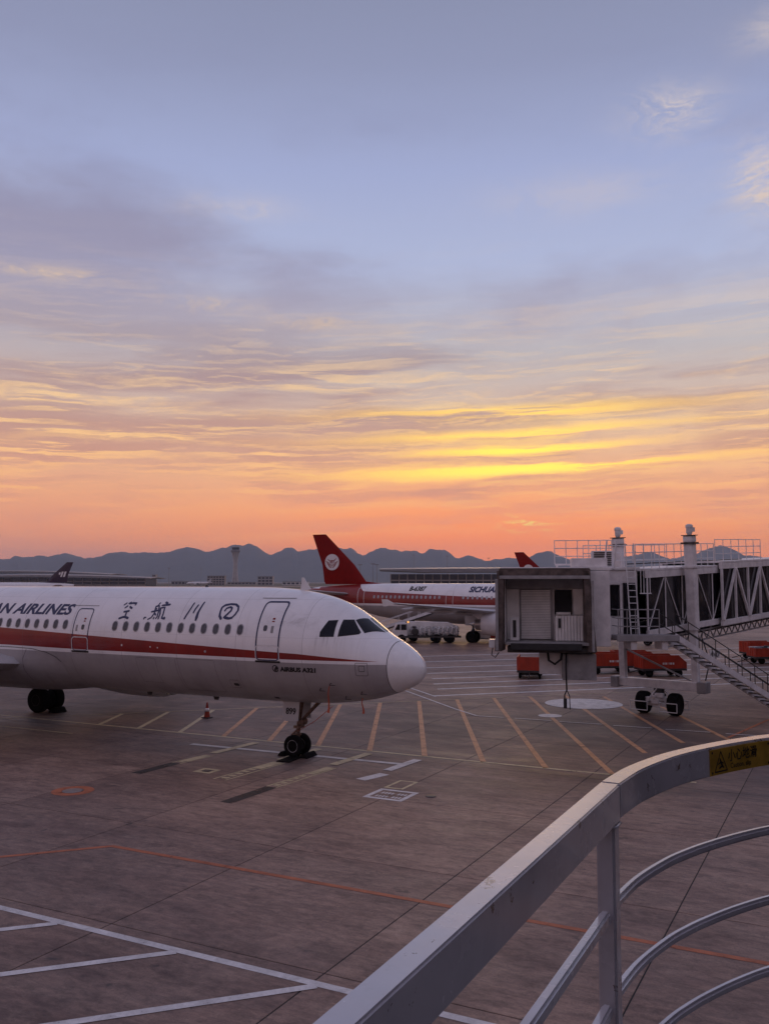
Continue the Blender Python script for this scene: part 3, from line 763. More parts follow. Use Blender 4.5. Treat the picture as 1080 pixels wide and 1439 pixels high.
        # main gear
        mg = MB().tube([(-21.97, s*3.8, .62), (-21.97, s*3.75, 2.1), (-21.9, s*3.6, 3.0)], [.10, .13, .17], 14).tube([(-21.97, s*3.8, 1.5), (-21.9, s*2.3, 2.4)], .07, 8)
        mg.tube([(-21.97, s*3.8-.55, .585), (-21.97, s*3.8+.55, .585)], .08, 10).bar((-21.97, s*3.8, 1.3), (-22.4, s*3.8, .95), .08).bar((-22.4, s*3.8, .95), (-21.97, s*3.8, .66), .08)
        mgo = mg.build('main_gear_leg', M['steel_paint'], root, smooth='auto')
        MB().box(-22.7, -21.2, s*4.12-.03, s*4.12+.03, 1.75, 2.75).build('gear_door', M['wing'], root)
        MB().lathe([(.05, -.26), (.40, -.26), (.42, -.2), (.42, .2), (.40, .26), (.05, .26)], (-21.97, s*3.8, .585), 'Y', 28).build('brake_pack', M['rubber'], root, smooth='auto')
        for q in (-.44, .44): wheel(root, (-21.97, s*3.8+q, .585), .600, .46, .26, 'dark_metal')
        # tailplane
        surface_loft([((-t, s*y, ZC + .75 + y*.10), c, .10, 'Y') for t, y, c in ((37.6, .4, 4.2), (40.9, 6.2, 1.6))]).build('tailplane', M['wing'], root, smooth='auto')
    # fin with dorsal fillet
    fm = M[fin]
    surface_loft([((-t, 0, z), c, tr, 'Z') for t, z, c, tr in ((33.8, ZC+1.98, 8.2, .04), (36.6, ZC+2.3, 5.6, .085), (38.1, ZC+4.2, 4.35, .09), (42.0, ZC+7.85, 1.85, .09))]).build('fin', fm, root, smooth='auto')
    MB().prism([(-43.95, 5.0), (-44.6, 5.1), (-44.6, 5.28), (-43.9, 5.4)], lambda a, b_, h: (a, h, b_), -.18, .18).build('tail_cone_tip', M['dark_metal'], root)
    for s in (-1, 1):
        yy = lambda x, z: s*.235
        if logo == 'bird':
            c = (-41.05, ZC+4.55); V = [(c[0] + .95*math.cos(2*math.pi*k/36), c[1] + .95*math.sin(2*math.pi*k/36)) for k in range(36)]
            lg = MB().prism(V, lambda a, b_, h: (a, s*h, b_), .05, .215).build('tail_roundel', M['white'], root)
            st_ = [[(-.55, .35, .05), (-.25, .12, .12), (0, .18, .10)], [(.55, .42, .05), (.25, .12, .14), (0, .18, .12), (-.1, -.05, .12)]]
            for k in range(4):
                yk = -.10 - .17*k; ww = .8 - .12*k
                st_.append([(-ww, yk+.22, .06), (-.45*ww, yk-.02, .07), (0, yk+.08, .05), (.45*ww, yk-.02, .07), (ww, yk+.22, .06)])
            V, Fc = strokes_geo(st_)
            mb = MB(); mb.v = [(c[0]+x, s*.222, c[1]+y) for x, y in V]; mb.f = Fc; mb.build('bird_and_waves', fm, lg, fix=False)
        elif logo == 'w':
            c = (-40.9, ZC+4.35); mb = MB()
            for x0, h_ in ((-1.25, .9), (-.35, .9), (.55, .9)):
                q = [(x0, h_), (x0+.55, h_), (x0+1.05, -h_*.9), (x0+.5, -h_*.9)] if x0 < .5 else [(x0+.1, h_*.9), (x0+.6, h_*.5), (x0+.5, -.2), (x0, .1)]
                mb.prism([(c[0]+a*.9, c[1]+b_*.9) for a, b_ in q], lambda a, b_, h: (a, s*h, b_), .05, .24)
            mb.build('tail_emblem', M['white'], root)
    # nose gear
    ng = MB().tube([(-5.07, 0, .40), (-5.02, 0, 1.2), (-4.9, 0, 2.1)], [.06, .075, .10], 14).tube([(-5.02, .02, 1.15), (-4.1, .02, 2.0)], .045, 8).tube([(-5.02, -.02, 1.15), (-4.1, -.14, 2.0)], .045, 8)
    ng.tube([(-5.07, -.28, .385), (-5.07, .28, .385)], .06, 10).bar((-5.05, 0, .95), (-5.32, 0, .72), .09, .05).bar((-5.32, 0, .72), (-5.09, 0, .45), .09, .05)
    ng.lathe([(.02, -.06), (.11, -.06), (.13, .0), (.11, .06), (.02, .06)], (-4.86, -.14, 1.22), 'X', 14).lathe([(.02, -.06), (.11, -.06), (.13, .0), (.11, .06), (.02, .06)], (-4.86, .14, 1.22), 'X', 14).box(-5.12, -4.9, -.2, .2, 1.0, 1.1).box(-5.14, -4.98, -.12, .12, .72, .80)
    ng.build('nose_gear_leg', M['steel_paint'] if not near else M['gear'], root, smooth='auto')
    for q in (-.25, .25): wheel(root, (-5.07, q, .385), .385, .225, .21, 'rim_white' if near else 'steel')
    for s in (-1, 1):
        d = MB().prism([(-4.75, 1.99), (-5.45, 1.99), (-5.45, 1.35), (-5.30, 1.27), (-4.78, 1.30)], lambda a, b_, h: (a, s*(.42 + (b_-1.3)*-.08) + h*s, b_), -.012, .012).build('nose_gear_door', M['wing'], root)
        if near and s < 0:
            V, Fc = text_geo('899', .30, 0, .012, 'CENTER')
            mb = MB(); mb.v = [(-5.10 + v[0]*.95, -.42 + ((v[1]+1.55)-1.3)*.08 - .018, 1.53 + v[1]) for v in V]; mb.f = Fc; mb.build('gear_door_number', M['ink'], d, fix=False)
    if near:
        MB().prism([(-4.05, 6.0), (-4.35, 6.42), (-4.43, 6.42), (-4.48, 5.95)], lambda a, b_, h: (a-.5, h, b_-.02), -.02, .02).build('blade_antenna', M['white'], root)
        MB().prism([(-9.2, 6.03), (-9.25, 6.12), (-9.32, 6.12), (-9.35, 6.03)], lambda a, b_, h: (a, h, b_), -.02, .02).build('blade_antenna', M['dark_metal'], root)
        for t in (8.6, 11.9): MB().prism([(-t, 1.95), (-t-.05, 1.77), (-t-.22, 1.77), (-t-.3, 1.95)], lambda a, b_, h: (a, h, b_), -.02, .02).build('belly_antenna', M['dark_metal'], root)
        for t, z in ((2.85, 2.83), (3.3, 2.62), (1.9, 2.55), (2.55, 2.35)):
            p = surf(t, phi_of(t, z)); q = surf(t, phi_of(t, z), .10)
            MB().tube([p, q, (q.x+.22, q.y, q.z)], [.02, .018, .012], 8).build('pitot_probe', M['dark_metal'], root)
        for t, z, r_ in ((7.75, 3.76, .045), (9.95, 3.82, .03), (10.3, 3.84, .03), (11.7, 3.86, .04)):
            V = [(r_*math.cos(2*math.pi*k/14), r_*math.sin(2*math.pi*k/14)) for k in range(14)]
            wrap(V, [tuple(range(14))], t, z, .006, .2).build('static_port', M['white'] if r_ < .042 else M['cabin_frame'], root, fix=False)
        for w_, h_, t, z, th in ((.40, .43, 1.71, 3.335, .012), (.20, .20, 1.70, 3.36, .016)): wrap(*ring(w_, h_, .04, th), t, z, .006, .1).build('access_panel_outline', M['dark_metal'], root, smooth=True)
        for w_, h_, t, z in ((.42, .30, 6.75, 2.62), (.95, .95, 10.6, 2.95), (1.8, 1.2, 8.3, 2.85)): wrap(*ring(w_, h_, .06, .008), t, z, .005, .15).build('access_panel_outline', M['dark_metal'], root, smooth=True)
        wrap(rrect(.22, .10, .04), [tuple(range(20))], 6.7, 2.60, .006, .1).build('vent', M['ink'], root, smooth=True)
        wrap(rrect(.2, .08, .03), [tuple(range(20))], 5.35, 2.15, .006, .1).build('vent', M['ink'], root, smooth=True)
        for pts, w_ in (([(15.02, 3.10), (15.25, 3.28), (15.7, 3.45), (16.5, 3.57), (17.6, 3.60), (19.5, 3.60)], .02), ([(16.62, 3.58), (16.95, 3.2), (17.1, 2.8), (17.0, 2.4)], .016)):
            V, Fc = strokes_geo([[(-t, z, w_) for t, z in pts]]); wrap(V, Fc, 0, 0, .20 if pts[0][0] > 16 else .03, .15).build('fairing_joint', M['dark_metal'], root, smooth=True)
    return root
M['gear'] = pm('nose_gear_grime', (.20, .12, .085), .5, .3, .3, 6, dirt=.5)
M['rim_white'] = pm('white_rim', (.60, .58, .58), .4, .1, .15, 8, dirt=.3)

jet = make_aircraft('passenger_jet', (-12.84, 27.75, 0), 0, True, 'livery')
tag(jet, 'white twin engine jet with red cheat line and calligraphy, parked on the empty near stand', 'airplane')
jet2 = make_aircraft('passenger_jet', (-12.84, 90.8, 0), 0, False, 'livery_far')
tag(jet2, 'white jet with red roundel fin, nose hidden behind the boarding bridge, white truck below', 'airplane')
jet3 = copy_tree(jet2); jet3.location = (-12.84, 163.0, 0)
tag(jet3, 'far jet of which only the red fin tip shows above the boarding bridge cab', 'airplane')
jet4 = make_aircraft('passenger_jet', cf(-133, 256), YAW + R(182), False, 'plain_white', 'purple', 'w', False, False)
tag(jet4, 'far white jet with dark purple fin bearing a white emblem', 'airplane')

# ------------------------------------------------------------------ hills and far ground
def hill_mat():
    m = bpy.data.materials.new('wooded_hill'); m.use_nodes = True; X.nt = m.node_tree; b = m.node_tree.nodes['Principled BSDF']
    g_ = m.node_tree.nodes.new('ShaderNodeNewGeometry').outputs['Position']
    n = nz(g_, .004, 9, .65)
    X.nt.links.new(mixc(sstep(n, .35, .65), (.028, .036, .030, 1), (.055, .062, .05, 1)), b.inputs['Base Color']); b.inputs['Roughness'].default_value = .9
    return m
M['hill'] = hill_mat()
RID = [(-420, 792), (-300, 783), (-200, 788), (-100, 780), (0, 787), (30, 781), (55, 782.5), (90, 779), (108, 782), (130, 784), (150, 779), (170, 775.5), (185, 778), (200, 776), (215, 778), (235, 775), (250, 772), (265, 769.5), (280, 773), (295, 776), (308, 772), (320, 769), (335, 767),
       (350, 765.5), (362, 769), (378, 781), (392, 776), (410, 769.5), (420, 774), (440, 771), (475, 770.5), (484, 773), (492, 771.5), (509, 779.5), (525, 774), (539, 770), (556, 772.5), (565, 775.5), (580, 774), (591, 777.5), (603, 772), (611, 773.5), (620, 772), (632, 777), (642, 783.5), (652, 781), (659, 780), (670, 784), (682, 789),
       (695, 787), (705, 786.5), (720, 785.5), (740, 784), (755, 779), (768, 774.5), (780, 779), (800, 785), (850, 786), (890, 783), (911, 775), (935, 784), (960, 782), (985, 776), (1010, 767), (1035, 775), (1050, 780), (1080, 784), (1150, 778), (1230, 788), (1330, 780), (1450, 790), (1550, 786)]
rx, ry = [p[0] for p in RID], [p[1] for p in RID]
rf = pchip(rx, ry)
DR = 9000.0
mb = MB(); nx_ = 1100; rows = [(-2600, 0.0), (-2000, .10), (-1400, .30), (-900, .55), (-450, .80), (0, 1.0), (600, .75), (1300, .35), (2000, 0.0)]
for i in range(nx_+1):
    px = -420 + 1970*i/nx_; a = (px-540)/1260
    for q, (dd, k) in enumerate(rows):
        D = DR + dd; hh = (817.5 - rf(px))/1260*DR + EYE
        x = a*DR*(1 + (D/DR-1)*1.0)
        nn = noise.noise(Vector((x/420, D/420, 1.7))) + .5*noise.noise(Vector((x/160, D/160, 4.1))) + .25*noise.noise(Vector((x/60, D/60, 9.1)))
        z = hh*k + (nn*60*k if k < 1 else nn*14 + 26*(.28 - abs(noise.noise(Vector((x/150, 5.1, .4))))) + 12*(.25 - abs(noise.noise(Vector((x/55, 8.7, .9))))) + 9*noise.noise(Vector((x/90, 3.3, 2.2))) + 6*noise.noise(Vector((x/38, 7.3, 2.2))))
        p = cf(x, D, max(z, 0) - (6 if k == 0 else 0)); mb.v.append(tuple(p))
n = len(rows)
for i in range(nx_):
    for q in range(n-1): mb.f.append((i*n+q, i*n+q+1, (i+1)*n+q+1, (i+1)*n+q))
hills = mb.build('hills', M['hill'], smooth=True); tag(hills, kind='structure')
M['grass'] = pm('dry_airfield_grass', (.085, .075, .042), .9, 0, .25, .02)
def sheet_cf(name, x0, x1, y0, y1, z, mat):
    b_ = MB().add([cf(x0, y0, z), cf(x1, y0, z), cf(x1, y1, z), cf(x0, y1, z)], [(0, 1, 2, 3)]); return tag(b_.build(name, M[mat], fix=False), kind='structure')
for k, (y0, y1) in enumerate(((330, 430), (470, 640), (820, 1100), (1250, 4200))): sheet_cf('airfield_grass', -2600, 2600, y0, y1, -.004, 'grass')

# ------------------------------------------------------------------ far buildings
M['far_wall'] = pm('far_concrete', (.30, .27, .26), .7, 0, .1, .1)
M['far_roof'] = pm('far_metal_roof', (.20, .20, .22), .45, .3, .1, .05)
M['far_glass'] = pm('far_glass', (.03, .03, .04), .15, 0, .1, .2)
M['far_pale'] = pm('far_pale_concrete', (.62, .59, .59), .6, 0, .08, .1)
def hall(name, x0, x1, y, depth, h, sag, label, over=10, ribs=24, tip=14):
    o = empty(name, cf((x0+x1)/2, y), YAW); tag(o, label, 'building'); L = x1-x0; hx = L/2
    b_ = MB().box(-hx+over, hx-over, 0, depth, 0, h*.72); b_.build('glazed_wall', M['far_glass'], o)
    mb = MB(); n = 24
    for i in range(n+1):
        f = i/n; x = -hx + L*f; zz = h - sag*(2*f-1)**2
        th = .8 + 2.0*min(1, min(f, 1-f)*6)
        for yy, dzz in ((-tip, -.2), (depth*.5, 1.2), (depth+tip, -.2)):
            mb.v += [(x, yy, zz+dzz), (x, yy, zz+dzz-th)]
    for i in range(n):
        a, c = i*6, (i+1)*6
        mb.f += [(a, a+2, c+2, c), (a+2, a+4, c+4, c+2), (a+1, c+1, c+3, a+3), (a+3, c+3, c+5, a+5), (a, c, c+1, a+1), (a+4, a+5, c+5, c+4)]
    mb.f += [(0, 1, 3, 2), (2, 3, 5, 4)]; e = n*6; mb.f += [(e, e+2, e+3, e+1), (e+2, e+4, e+5, e+3)]
    mb.build('roof', M['far_roof'], o, smooth='auto')
    MB().box(-hx+over, hx-over, -1.2, -.05, 0, h*.16).build('lower_wall', M['far_wall'], o)
    MB().box(-hx+over, hx-over, -.8, -.06, h*.40, h*.46).build('floor_band', M['far_wall'], o)
    for k in range(ribs+1):
        x = -hx + over + (L-2*over)*k/ribs; MB().box(x-.35, x+.35, -1.6, -.1, h*.165, h*.72).build('pillar', M['far_wall'], o)
    return o
hall('terminal_hall', -640, -322, 1250, 60, 15.5, 4.0, 'long low terminal with a curved roof behind the purple tailed jet')
hall('terminal_hall', -760, -430, 1420, 70, 23, 5.0, 'taller terminal roof rising behind the long curved one on the hill side', ribs=16)
hall('terminal_hall', -4, 215, 720, 50, 17.0, .8, 'glazed terminal with a thin overhanging dark roof behind the loaded jet', over=9, ribs=30, tip=9)
def block(name, px, w, h, y, label, floors, cols, mat='far_wall', d=14):
    x = (px-540)/1260*y; o = empty(name, cf(x, y), YAW); tag(o, label, 'building', None)
    MB().box(-w/2, w/2, 0, d, 0, h).build('wall', M[mat], o); MB().box(-w/2-.4, w/2+.4, -.4, d+.4, h+.01, h+.7).build('roof', M['far_roof'], o)
    for f in range(floors):
        for c in range(cols):
            cw, fh = w/cols, h/floors; MB().box(-w/2 + cw*(c+.15), -w/2 + cw*(c+.85), -.12, .05, fh*(f+.25), fh*(f+.8)).build('window', M['far_glass'], o)
    return o
block('office_block', 304, 30, 16, 1560, 'squat office block with ribbon windows just left of the control tower foot', 4, 6)
block('office_block', 373, 26, 15, 1560, 'dark low office block standing right of the control tower', 3, 4, 'grey')
block('office_block', 217, 6, 19, 1700, 'slim dark tower block rising over the long terminal end', 5, 2, 'grey')
block('office_block', 207, 18, 12, 1700, 'low block beside the slim tower at the terminal end', 3, 4)
block('shed', 256, 40, 7, 1750, 'long low shed between the slim tower and the ribbon window block', 1, 6, 'grey')
block('shed', 340, 60, 5, 1900, 'low shed at the foot of the control tower', 1, 8)
block('shed', 415, 46, 6, 1600, 'low shed behind the near jet crown, right of the dark office', 1, 6, 'far_pale')
block('shed', 160, 70, 6, 1500, 'low pale shed in front of the curved terminal', 1, 8, 'far_pale')
# control tower
TY = 2200.0; tw = empty('control_tower', cf((331-540)/1260*TY, TY), YAW); tag(tw, 'slender flared concrete airport control tower in front of the hills', 'tower')
MB().lathe([(9.0, 0), (7.4, 10), (5.8, 24), (5.0, 38), (5.0, 52), (6.4, 66), (9.2, 76), (10.2, 79)], n=24).build('shaft', M['far_wall'], tw, smooth='auto')
for k in range(12):
    a = 2*math.pi*k/12; pts = [(r_*math.cos(a), r_*math.sin(a), h_) for r_, h_ in ((9.1, 0), (7.5, 10), (5.9, 24), (5.1, 38), (5.1, 52), (6.5, 66), (9.3, 76))]
    MB().tube(pts, .45, 6).build('rib', M['far_pale'], tw)
MB().lathe([(10.4, 79), (11.6, 80), (11.4, 84), (8.8, 84.4)], n=24).build('gallery', M['far_roof'], tw, smooth='auto')
MB().lathe([(8.4, 83.4), (9.4, 89.5)], n=12).build('cab_glass', M['far_glass'], tw)
MB().lathe([(9.9, 89.6), (9.9, 91), (4, 92.2), (.3, 92.4)], n=24).build('cab_roof', M['far_roof'], tw)
MB().tube([(0, 0, 92), (0, 0, 97)], .3, 6).build('aerial', M['dark_metal'], tw)
# light masts
for i, (px, y, h) in enumerate(((238, 900, 20), (283, 1100, 22), (506, 560, 17), (524, 560, 17.5), (529.5, 640, 18.5), (581, 900, 33), (628, 900, 32), (686, 900, 30))):
    o = empty('light_mast', cf((px-540)/1260*y, y), YAW); tag(o, 'tall thin apron light mast on the skyline before the hills', 'mast', 'apron light masts')
    MB().tube([(0, 0, 0), (0, 0, h)], [.28, .14], 8).build('pole', M['grey'], o)
    b_ = MB().box(-1.4, 1.4, -.2, .2, h-.5, h+.1)
    for k in range(4): b_.box(-1.4+k*.75, -.9+k*.75, -.5, -.2, h-.5, h-.05)
    b_.build('lamp_head', M['grey'], o)
fa = make_aircraft('passenger_jet', cf((248-540)/1260*1500 + 17, 1500), YAW + R(176), False, 'plain_white', 'wing', None, False, False); tag(fa, 'tiny white jet parked far off in front of the low sheds', 'airplane')

# ------------------------------------------------------------------ boarding bridge
BO = cf(10, 40); bridge = empty('boarding_bridge', (BO.x, BO.y, 0), YAW)
tag(bridge, 'white steel boarding bridge with open cab, truss tunnel, lift columns and side stair', 'boarding bridge')
def L(x, y, z): return Vector((x-10, y-40, z))
# --- cab frame: a runs along the cab front, b into the cab
E1 = Vector((.985, -.172, 0)); E2 = Vector((.172, .985, 0)); CO = Vector((4.93, 38.4, 0))
def K(a, b_, z):
    p = CO + E1*a + E2*b_; return L(p.x, p.y, z)
def kbox(mb, a0, a1, b0, b1, z0, z1):
    return mb.hexa([K(a0, b0, z0), K(a1, b0, z0), K(a1, b1, z0), K(a0, b1, z0), K(a0, b0, z1), K(a1, b0, z1), K(a1, b1, z1), K(a0, b1, z1)])
def kb(name, mat, *r, parent=None, bevel=.012): return kbox(MB(), *r).build(name, M[mat], parent or bridge, bevel=bevel)
cabin = kb('cab_body', 'steel_paint', .10, 4.55, 1.0, 3.3, 3.55, 6.72)
kb('cab_roof', 'steel_paint', .02, 4.62, .0, 3.4, 6.73, 6.86, parent=cabin)
kb('cab_side_wall', 'steel_paint', .12, .22, -.05, .99, 3.6, 6.71, parent=cabin)
kb('cab_side_wall', 'steel_paint', 3.72, 4.55, -.02, .99, 3.55, 6.71, parent=cabin)
kb('cab_floor', 'grey', .25, 3.70, -.75, .98, 3.62, 3.74, parent=cabin)
kb('cab_bumper', 'black', .45, 3.35, -.98, -.74, 3.44, 3.70, parent=cabin)
kb('cab_underframe', 'dark_metal', .3, 3.9, -.5, 2.6, 3.30, 3.54, parent=cabin)
kb('cab_lintel', 'grey', .23, 3.71, .80, .98, 5.95, 6.70, parent=cabin)
# roller shutter with slats
sh = kb('shutter_frame', 'grey', .80, 2.20, .90, .985, 3.76, 5.93, parent=cabin)
for k in range(30):
    kbox(MB(), .86, 2.10, .84, .895, 3.80 + k*.070, 3.855 + k*.070).build('slat', M['panel'], sh)
kb('cab_window', 'glass', 2.28, 3.02, .90, .97, 4.75, 5.90, parent=cabin)
kb('control_desk', 'panel', 2.35, 2.95, .55, .85, 3.76, 4.95, parent=cabin)
kb('wall_panel', 'panel', 3.08, 3.71, .88, .975, 3.76, 5.93, parent=cabin)
kb('wall_panel', 'panel', .24, .78, .88, .975, 3.76, 5.93, parent=cabin)
# folding guard of corrugated panels
for k in range(10):
    a = 2.30 + k*.128; kbox(MB(), a, a+.110, .20 + (k % 2)*.03, .25 + (k % 2)*.03, 3.76, 4.82).build('guard_panel', M['panel'], cabin, bevel=.01)
kb('guard_rail', 'steel', 2.28, 3.60, .19, .29, 4.82, 4.86, parent=cabin)
kb('guard_panel', 'white', .40, .78, .05, .12, 3.76, 4.75, parent=cabin)
kb('sign_plate', 'ink', .52, .66, .02, .045, 3.9, 4.62, parent=cabin)
kb('red_handset', 'ink', 2.42, 2.52, .12, .19, 4.3, 4.7, parent=cabin)
# canopy: folded bellows on both sides and across the top
def bellows(name, a0, a1, lean, sgn):
    mb = MB(); n = 7; pr = []
    for i in range(n*2+1):
        b_ = .0 - 1.0*i/(n*2); w_ = (.07 if i % 2 else 0.0); pr.append((b_, w_))
    for z, da in ((3.38, lean), (5.2, lean*.35), (6.70, 0)):
        for b_, w_ in pr: mb.v.append(tuple(K((a0 if sgn < 0 else a1) + sgn*w_ + sgn*da*abs(b_), b_, z)))
        for b_, w_ in pr: mb.v.append(tuple(K((a1 if sgn < 0 else a0) + sgn*w_ + sgn*da*abs(b_), b_, z)))
    m = len(pr)
    for r_ in range(2):
        o_ = r_*2*m; u_ = (r_+1)*2*m
        for i in range(m-1):
            mb.f.append((o_+i, o_+i+1, u_+i+1, u_+i)); mb.f.append((o_+m+i, u_+m+i, u_+m+i+1, o_+m+i+1))
        mb.f.append((o_, u_, u_+m, o_+m)); mb.f.append((o_+m-1, o_+2*m-1, u_+2*m-1, u_+m-1))
    for i in range(m-1):
        mb.f.append((i, m+i, m+i+1, i+1)); mb.f.append((4*m+i, 4*m+i+1, 5*m+i+1, 5*m+i))
    return mb.build(name, M['bellows'], cabin)
M['bellows'] = pm('brown_black_bellows', (.105, .078, .070), .75, 0, .35, 2.5, .4, 14)
bellows('canopy_bellows', -.02, .20, .12, -1); bellows('canopy_bellows', 3.44, 3.64, .24, 1)
mb = MB()
for i in range(14):
    b0, b1 = -1.0*i/14, -1.0*(i+1)/14; h = .05 if i % 2 else 0
    kbox(mb, .0, 3.72, b1, b0, 6.50 - .10*i/14 + h, 6.80 - .08*i/14 + h*.5)
mb.build('canopy_top', M['bellows'], cabin)
kb('canopy_hoop', 'grey', .02, 3.70, -1.05, -1.0, 6.36, 6.50, parent=cabin)
kb('canopy_hoop', 'grey', -.16, -.04, -1.06, -.98, 3.4, 6.36, parent=cabin)
kb('canopy_hoop', 'grey', 3.74, 3.84, -1.06, -.98, 3.4, 6.30, parent=cabin)
kb('auto_leveller', 'white', -.45, -.12, -.8, -.45, 3.5, 3.85, parent=cabin); 
MB().tube([K(-.3, -.6, 3.5), K(-.35, -.65, 3.2), K(-.2, -.7, 3.1), K(-.05, -.6, 3.3)], .025, 6).build('leveller_arm', M['dark_metal'], cabin)
# units and cables slung under the cab
kb('slung_unit', 'steel_paint', 1.6, 2.55, .3, 2.0, 2.35, 3.28); kb('slung_unit', 'grey', 2.55, 3.95, .0, 1.6, 2.15, 3.22)
kb('hanger', 'dark_metal', 2.6, 2.7, .2, .3, 3.22, 3.4); kb('hanger', 'dark_metal', 3.7, 3.8, .2, .3, 3.22, 3.4); kb('hanger', 'dark_metal', 1.7, 1.8, .5, .6, 3.28, 3.4)
MB().tube([K(1.95, .1, 3.35), K(2.0, 0, 2.95), K(2.25, -.05, 2.80), K(2.5, -.05, 3.0), K(2.55, .05, 3.35)], .05, 8).build('power_cable', M['black'], bridge, smooth=True)
MB().tube([K(2.72, -.1, 3.35), K(2.70, -.12, 2.5), K(2.72, -.12, 1.75)], .035, 8).tube([K(2.72, -.12, 1.75), K(2.63, -.12, 1.55), K(2.62, -.12, 1.2)], .03, 6).tube([K(2.72, -.12, 1.75), K(2.83, -.12, 1.5), K(2.84, -.12, .95)], .022, 6).build('hanging_cable', M['black'], bridge, smooth=True)
kb('cable_plug', 'black', 2.58, 2.72, -.20, -.06, 1.0, 1.4)
# roof kit on the cab
kb('roof_box', 'steel_paint', 3.0, 4.5, .4, 1.8, 6.87, 7.25, parent=cabin)
ac = kb('air_conditioner', 'steel_paint', 3.95, 4.9, 2.2, 3.1, 6.87, 7.62, parent=cabin)
for k in range(7): kbox(MB(), 4.05, 4.8, 2.16, 2.2, 6.97 + k*.09, 7.02 + k*.09).build('grille_slat', M['dark_metal'], ac)
for a in (4.55, 4.95):
    MB().tube([K(a-.12, 1.3, 6.8), K(a, 1.15, 8.05)], .035, 8).build('raking_stay', M['steel_paint'], bridge)
# --- link between cab and tunnel, with operator's window and service door
def lbox(mb, x0, x1, y0, y1, z0, z1): return mb.box(x0-10, x1-10, y0-40, y1-40, z0, z1)
def lb(name, mat, *r, parent=None, bevel=.012): return lbox(MB(), *r).build(name, M[mat], parent or bridge, bevel=bevel)
link = lb('link_room', 'steel_paint', 8.62, 10.95, 39.0, 41.4, 3.72, 6.75)
lb('link_window', 'glass', 9.62, 10.15, 38.93, 39.01, 4.78, 6.1, parent=link); lb('window_frame', 'steel_paint', 9.52, 9.60, 38.90, 39.01, 3.8, 6.3, parent=link); lb('window_frame', 'steel_paint', 10.17, 10.25, 38.90, 39.01, 3.8, 6.3, parent=link)
lb('window_frame', 'steel_paint', 9.52, 10.25, 38.89, 38.99, 6.12, 6.24, parent=link); lb('door_panel', 'panel', 9.62, 10.15, 38.94, 39.01, 3.85, 4.74, parent=link)
lb('dark_doorway', 'glass', 10.32, 10.9, 38.95, 39.01, 3.85, 6.2, parent=link); lb('link_roof', 'steel_paint', 8.55, 11.05, 38.9, 41.45, 6.76, 6.88, parent=link)
# --- tunnel frame: s along, n towards the apron, slope up to the rotunda
D1 = Vector((.66, .751, 0)).normalized(); N1 = Vector((D1.y, -D1.x, 0)); T0 = Vector((9.45, 39.0, 0)); SL = .035
def T(s, n_, z): p = T0 + D1*s + N1*n_; return L(p.x, p.y, z + SL*s)
def tbox(mb, s0, s1, n0, n1, z0, z1):
    return mb.hexa([T(s0, n0, z0), T(s1, n0, z0), T(s1, n1, z0), T(s0, n1, z0), T(s0, n0, z1), T(s1, n0, z1), T(s1, n1, z1), T(s0, n1, z1)])
def tb(name, mat, *r, parent=None, bevel=.01): return tbox(MB(), *r).build(name, M[mat], parent or bridge, bevel=bevel)
def tunnel(nm, s0, s1, hw, zb, zt, outer):
    tn = tb(nm, 'dark_metal', s0, s1, -hw+.10, hw-.10, zb+.02, zb+.12)
    tb('floor_beam', 'steel_paint', s0, s1, hw-.12, hw+.02, zb, zb+.28, parent=tn); tb('floor_beam', 'steel_paint', s0, s1, -hw-.02, -hw+.12, zb, zb+.28, parent=tn)
    tb('roof', 'steel_paint', s0, s1, -hw-.04, hw+.04, zt-.06, zt+.04, parent=tn)
    tb('roof_beam', 'steel_paint', s0, s1, hw-.14, hw+.03, zt-.36, zt-.065, parent=tn); tb('roof_beam', 'steel_paint', s0, s1, -hw-.03, -hw+.14, zt-.36, zt-.065, parent=tn)
    z0, z1 = zb+.285, zt-.365; pitch = 1.7 if not outer else 1.75; n = int((s1-s0)/pitch)
    for i in range(n):
        a = s0 + i*(s1-s0)/n; b_ = s0 + (i+1)*(s1-s0)/n
        for sg in (1, -1):
            tb('glass_pane', 'glass', a+.03, b_-.03, sg*(hw-.10), sg*(hw-.075), z0, z1, parent=tn, bevel=0)
            if sg < 0 and i % 2: continue
            if not outer:
                MB().bar(T(a, sg*(hw-.03), z0), T(a, sg*(hw-.03), z1), .05, .05).build('mullion', M['steel_paint'], tn)
                p_, q_ = (T(a+.08, sg*(hw-.05), z1), T(b_-.08, sg*(hw-.05), z0)) if i % 2 else (T(a+.08, sg*(hw-.05), z0), T(b_-.08, sg*(hw-.05), z1))
                MB().bar(p_, q_, .045, .03, N1).build('brace', M['steel_paint'], tn)
            else:
                MB().bar(T(a, sg*hw, z0), T(a, sg*hw, z1), .13, .10, N1).build('post', M['steel_paint'], tn)
                p_, q_ = (T(a+.05, sg*(hw+.03), z1), T(b_-.05, sg*(hw+.03), z0)) if i % 2 else (T(a+.05, sg*(hw+.03), z0), T(b_-.05, sg*(hw+.03), z1))
                MB().bar(p_, q_, .14, .10, N1).build('brace', M['steel_paint'], tn)
    return tn
tun_in = tunnel('inner_tunnel', 1.5, 12.5, 1.38, 3.80, 6.72, False)
tun_out = tunnel('outer_tunnel', 9.4, 29.5, 1.62, 3.72, 6.92, True)
tb('rotunda_end', 'steel_paint', 29.51, 32.5, -1.9, 1.9, 3.6, 7.1)
MB().lathe([(.55, 0), (.5, .3), (.45, .35), (.45, 4.7)], (T(31, 0, 0).x, T(31, 0, 0).y, 0), 'Z', 20).build('rotunda_column', M['steel_paint'], bridge, smooth='auto')
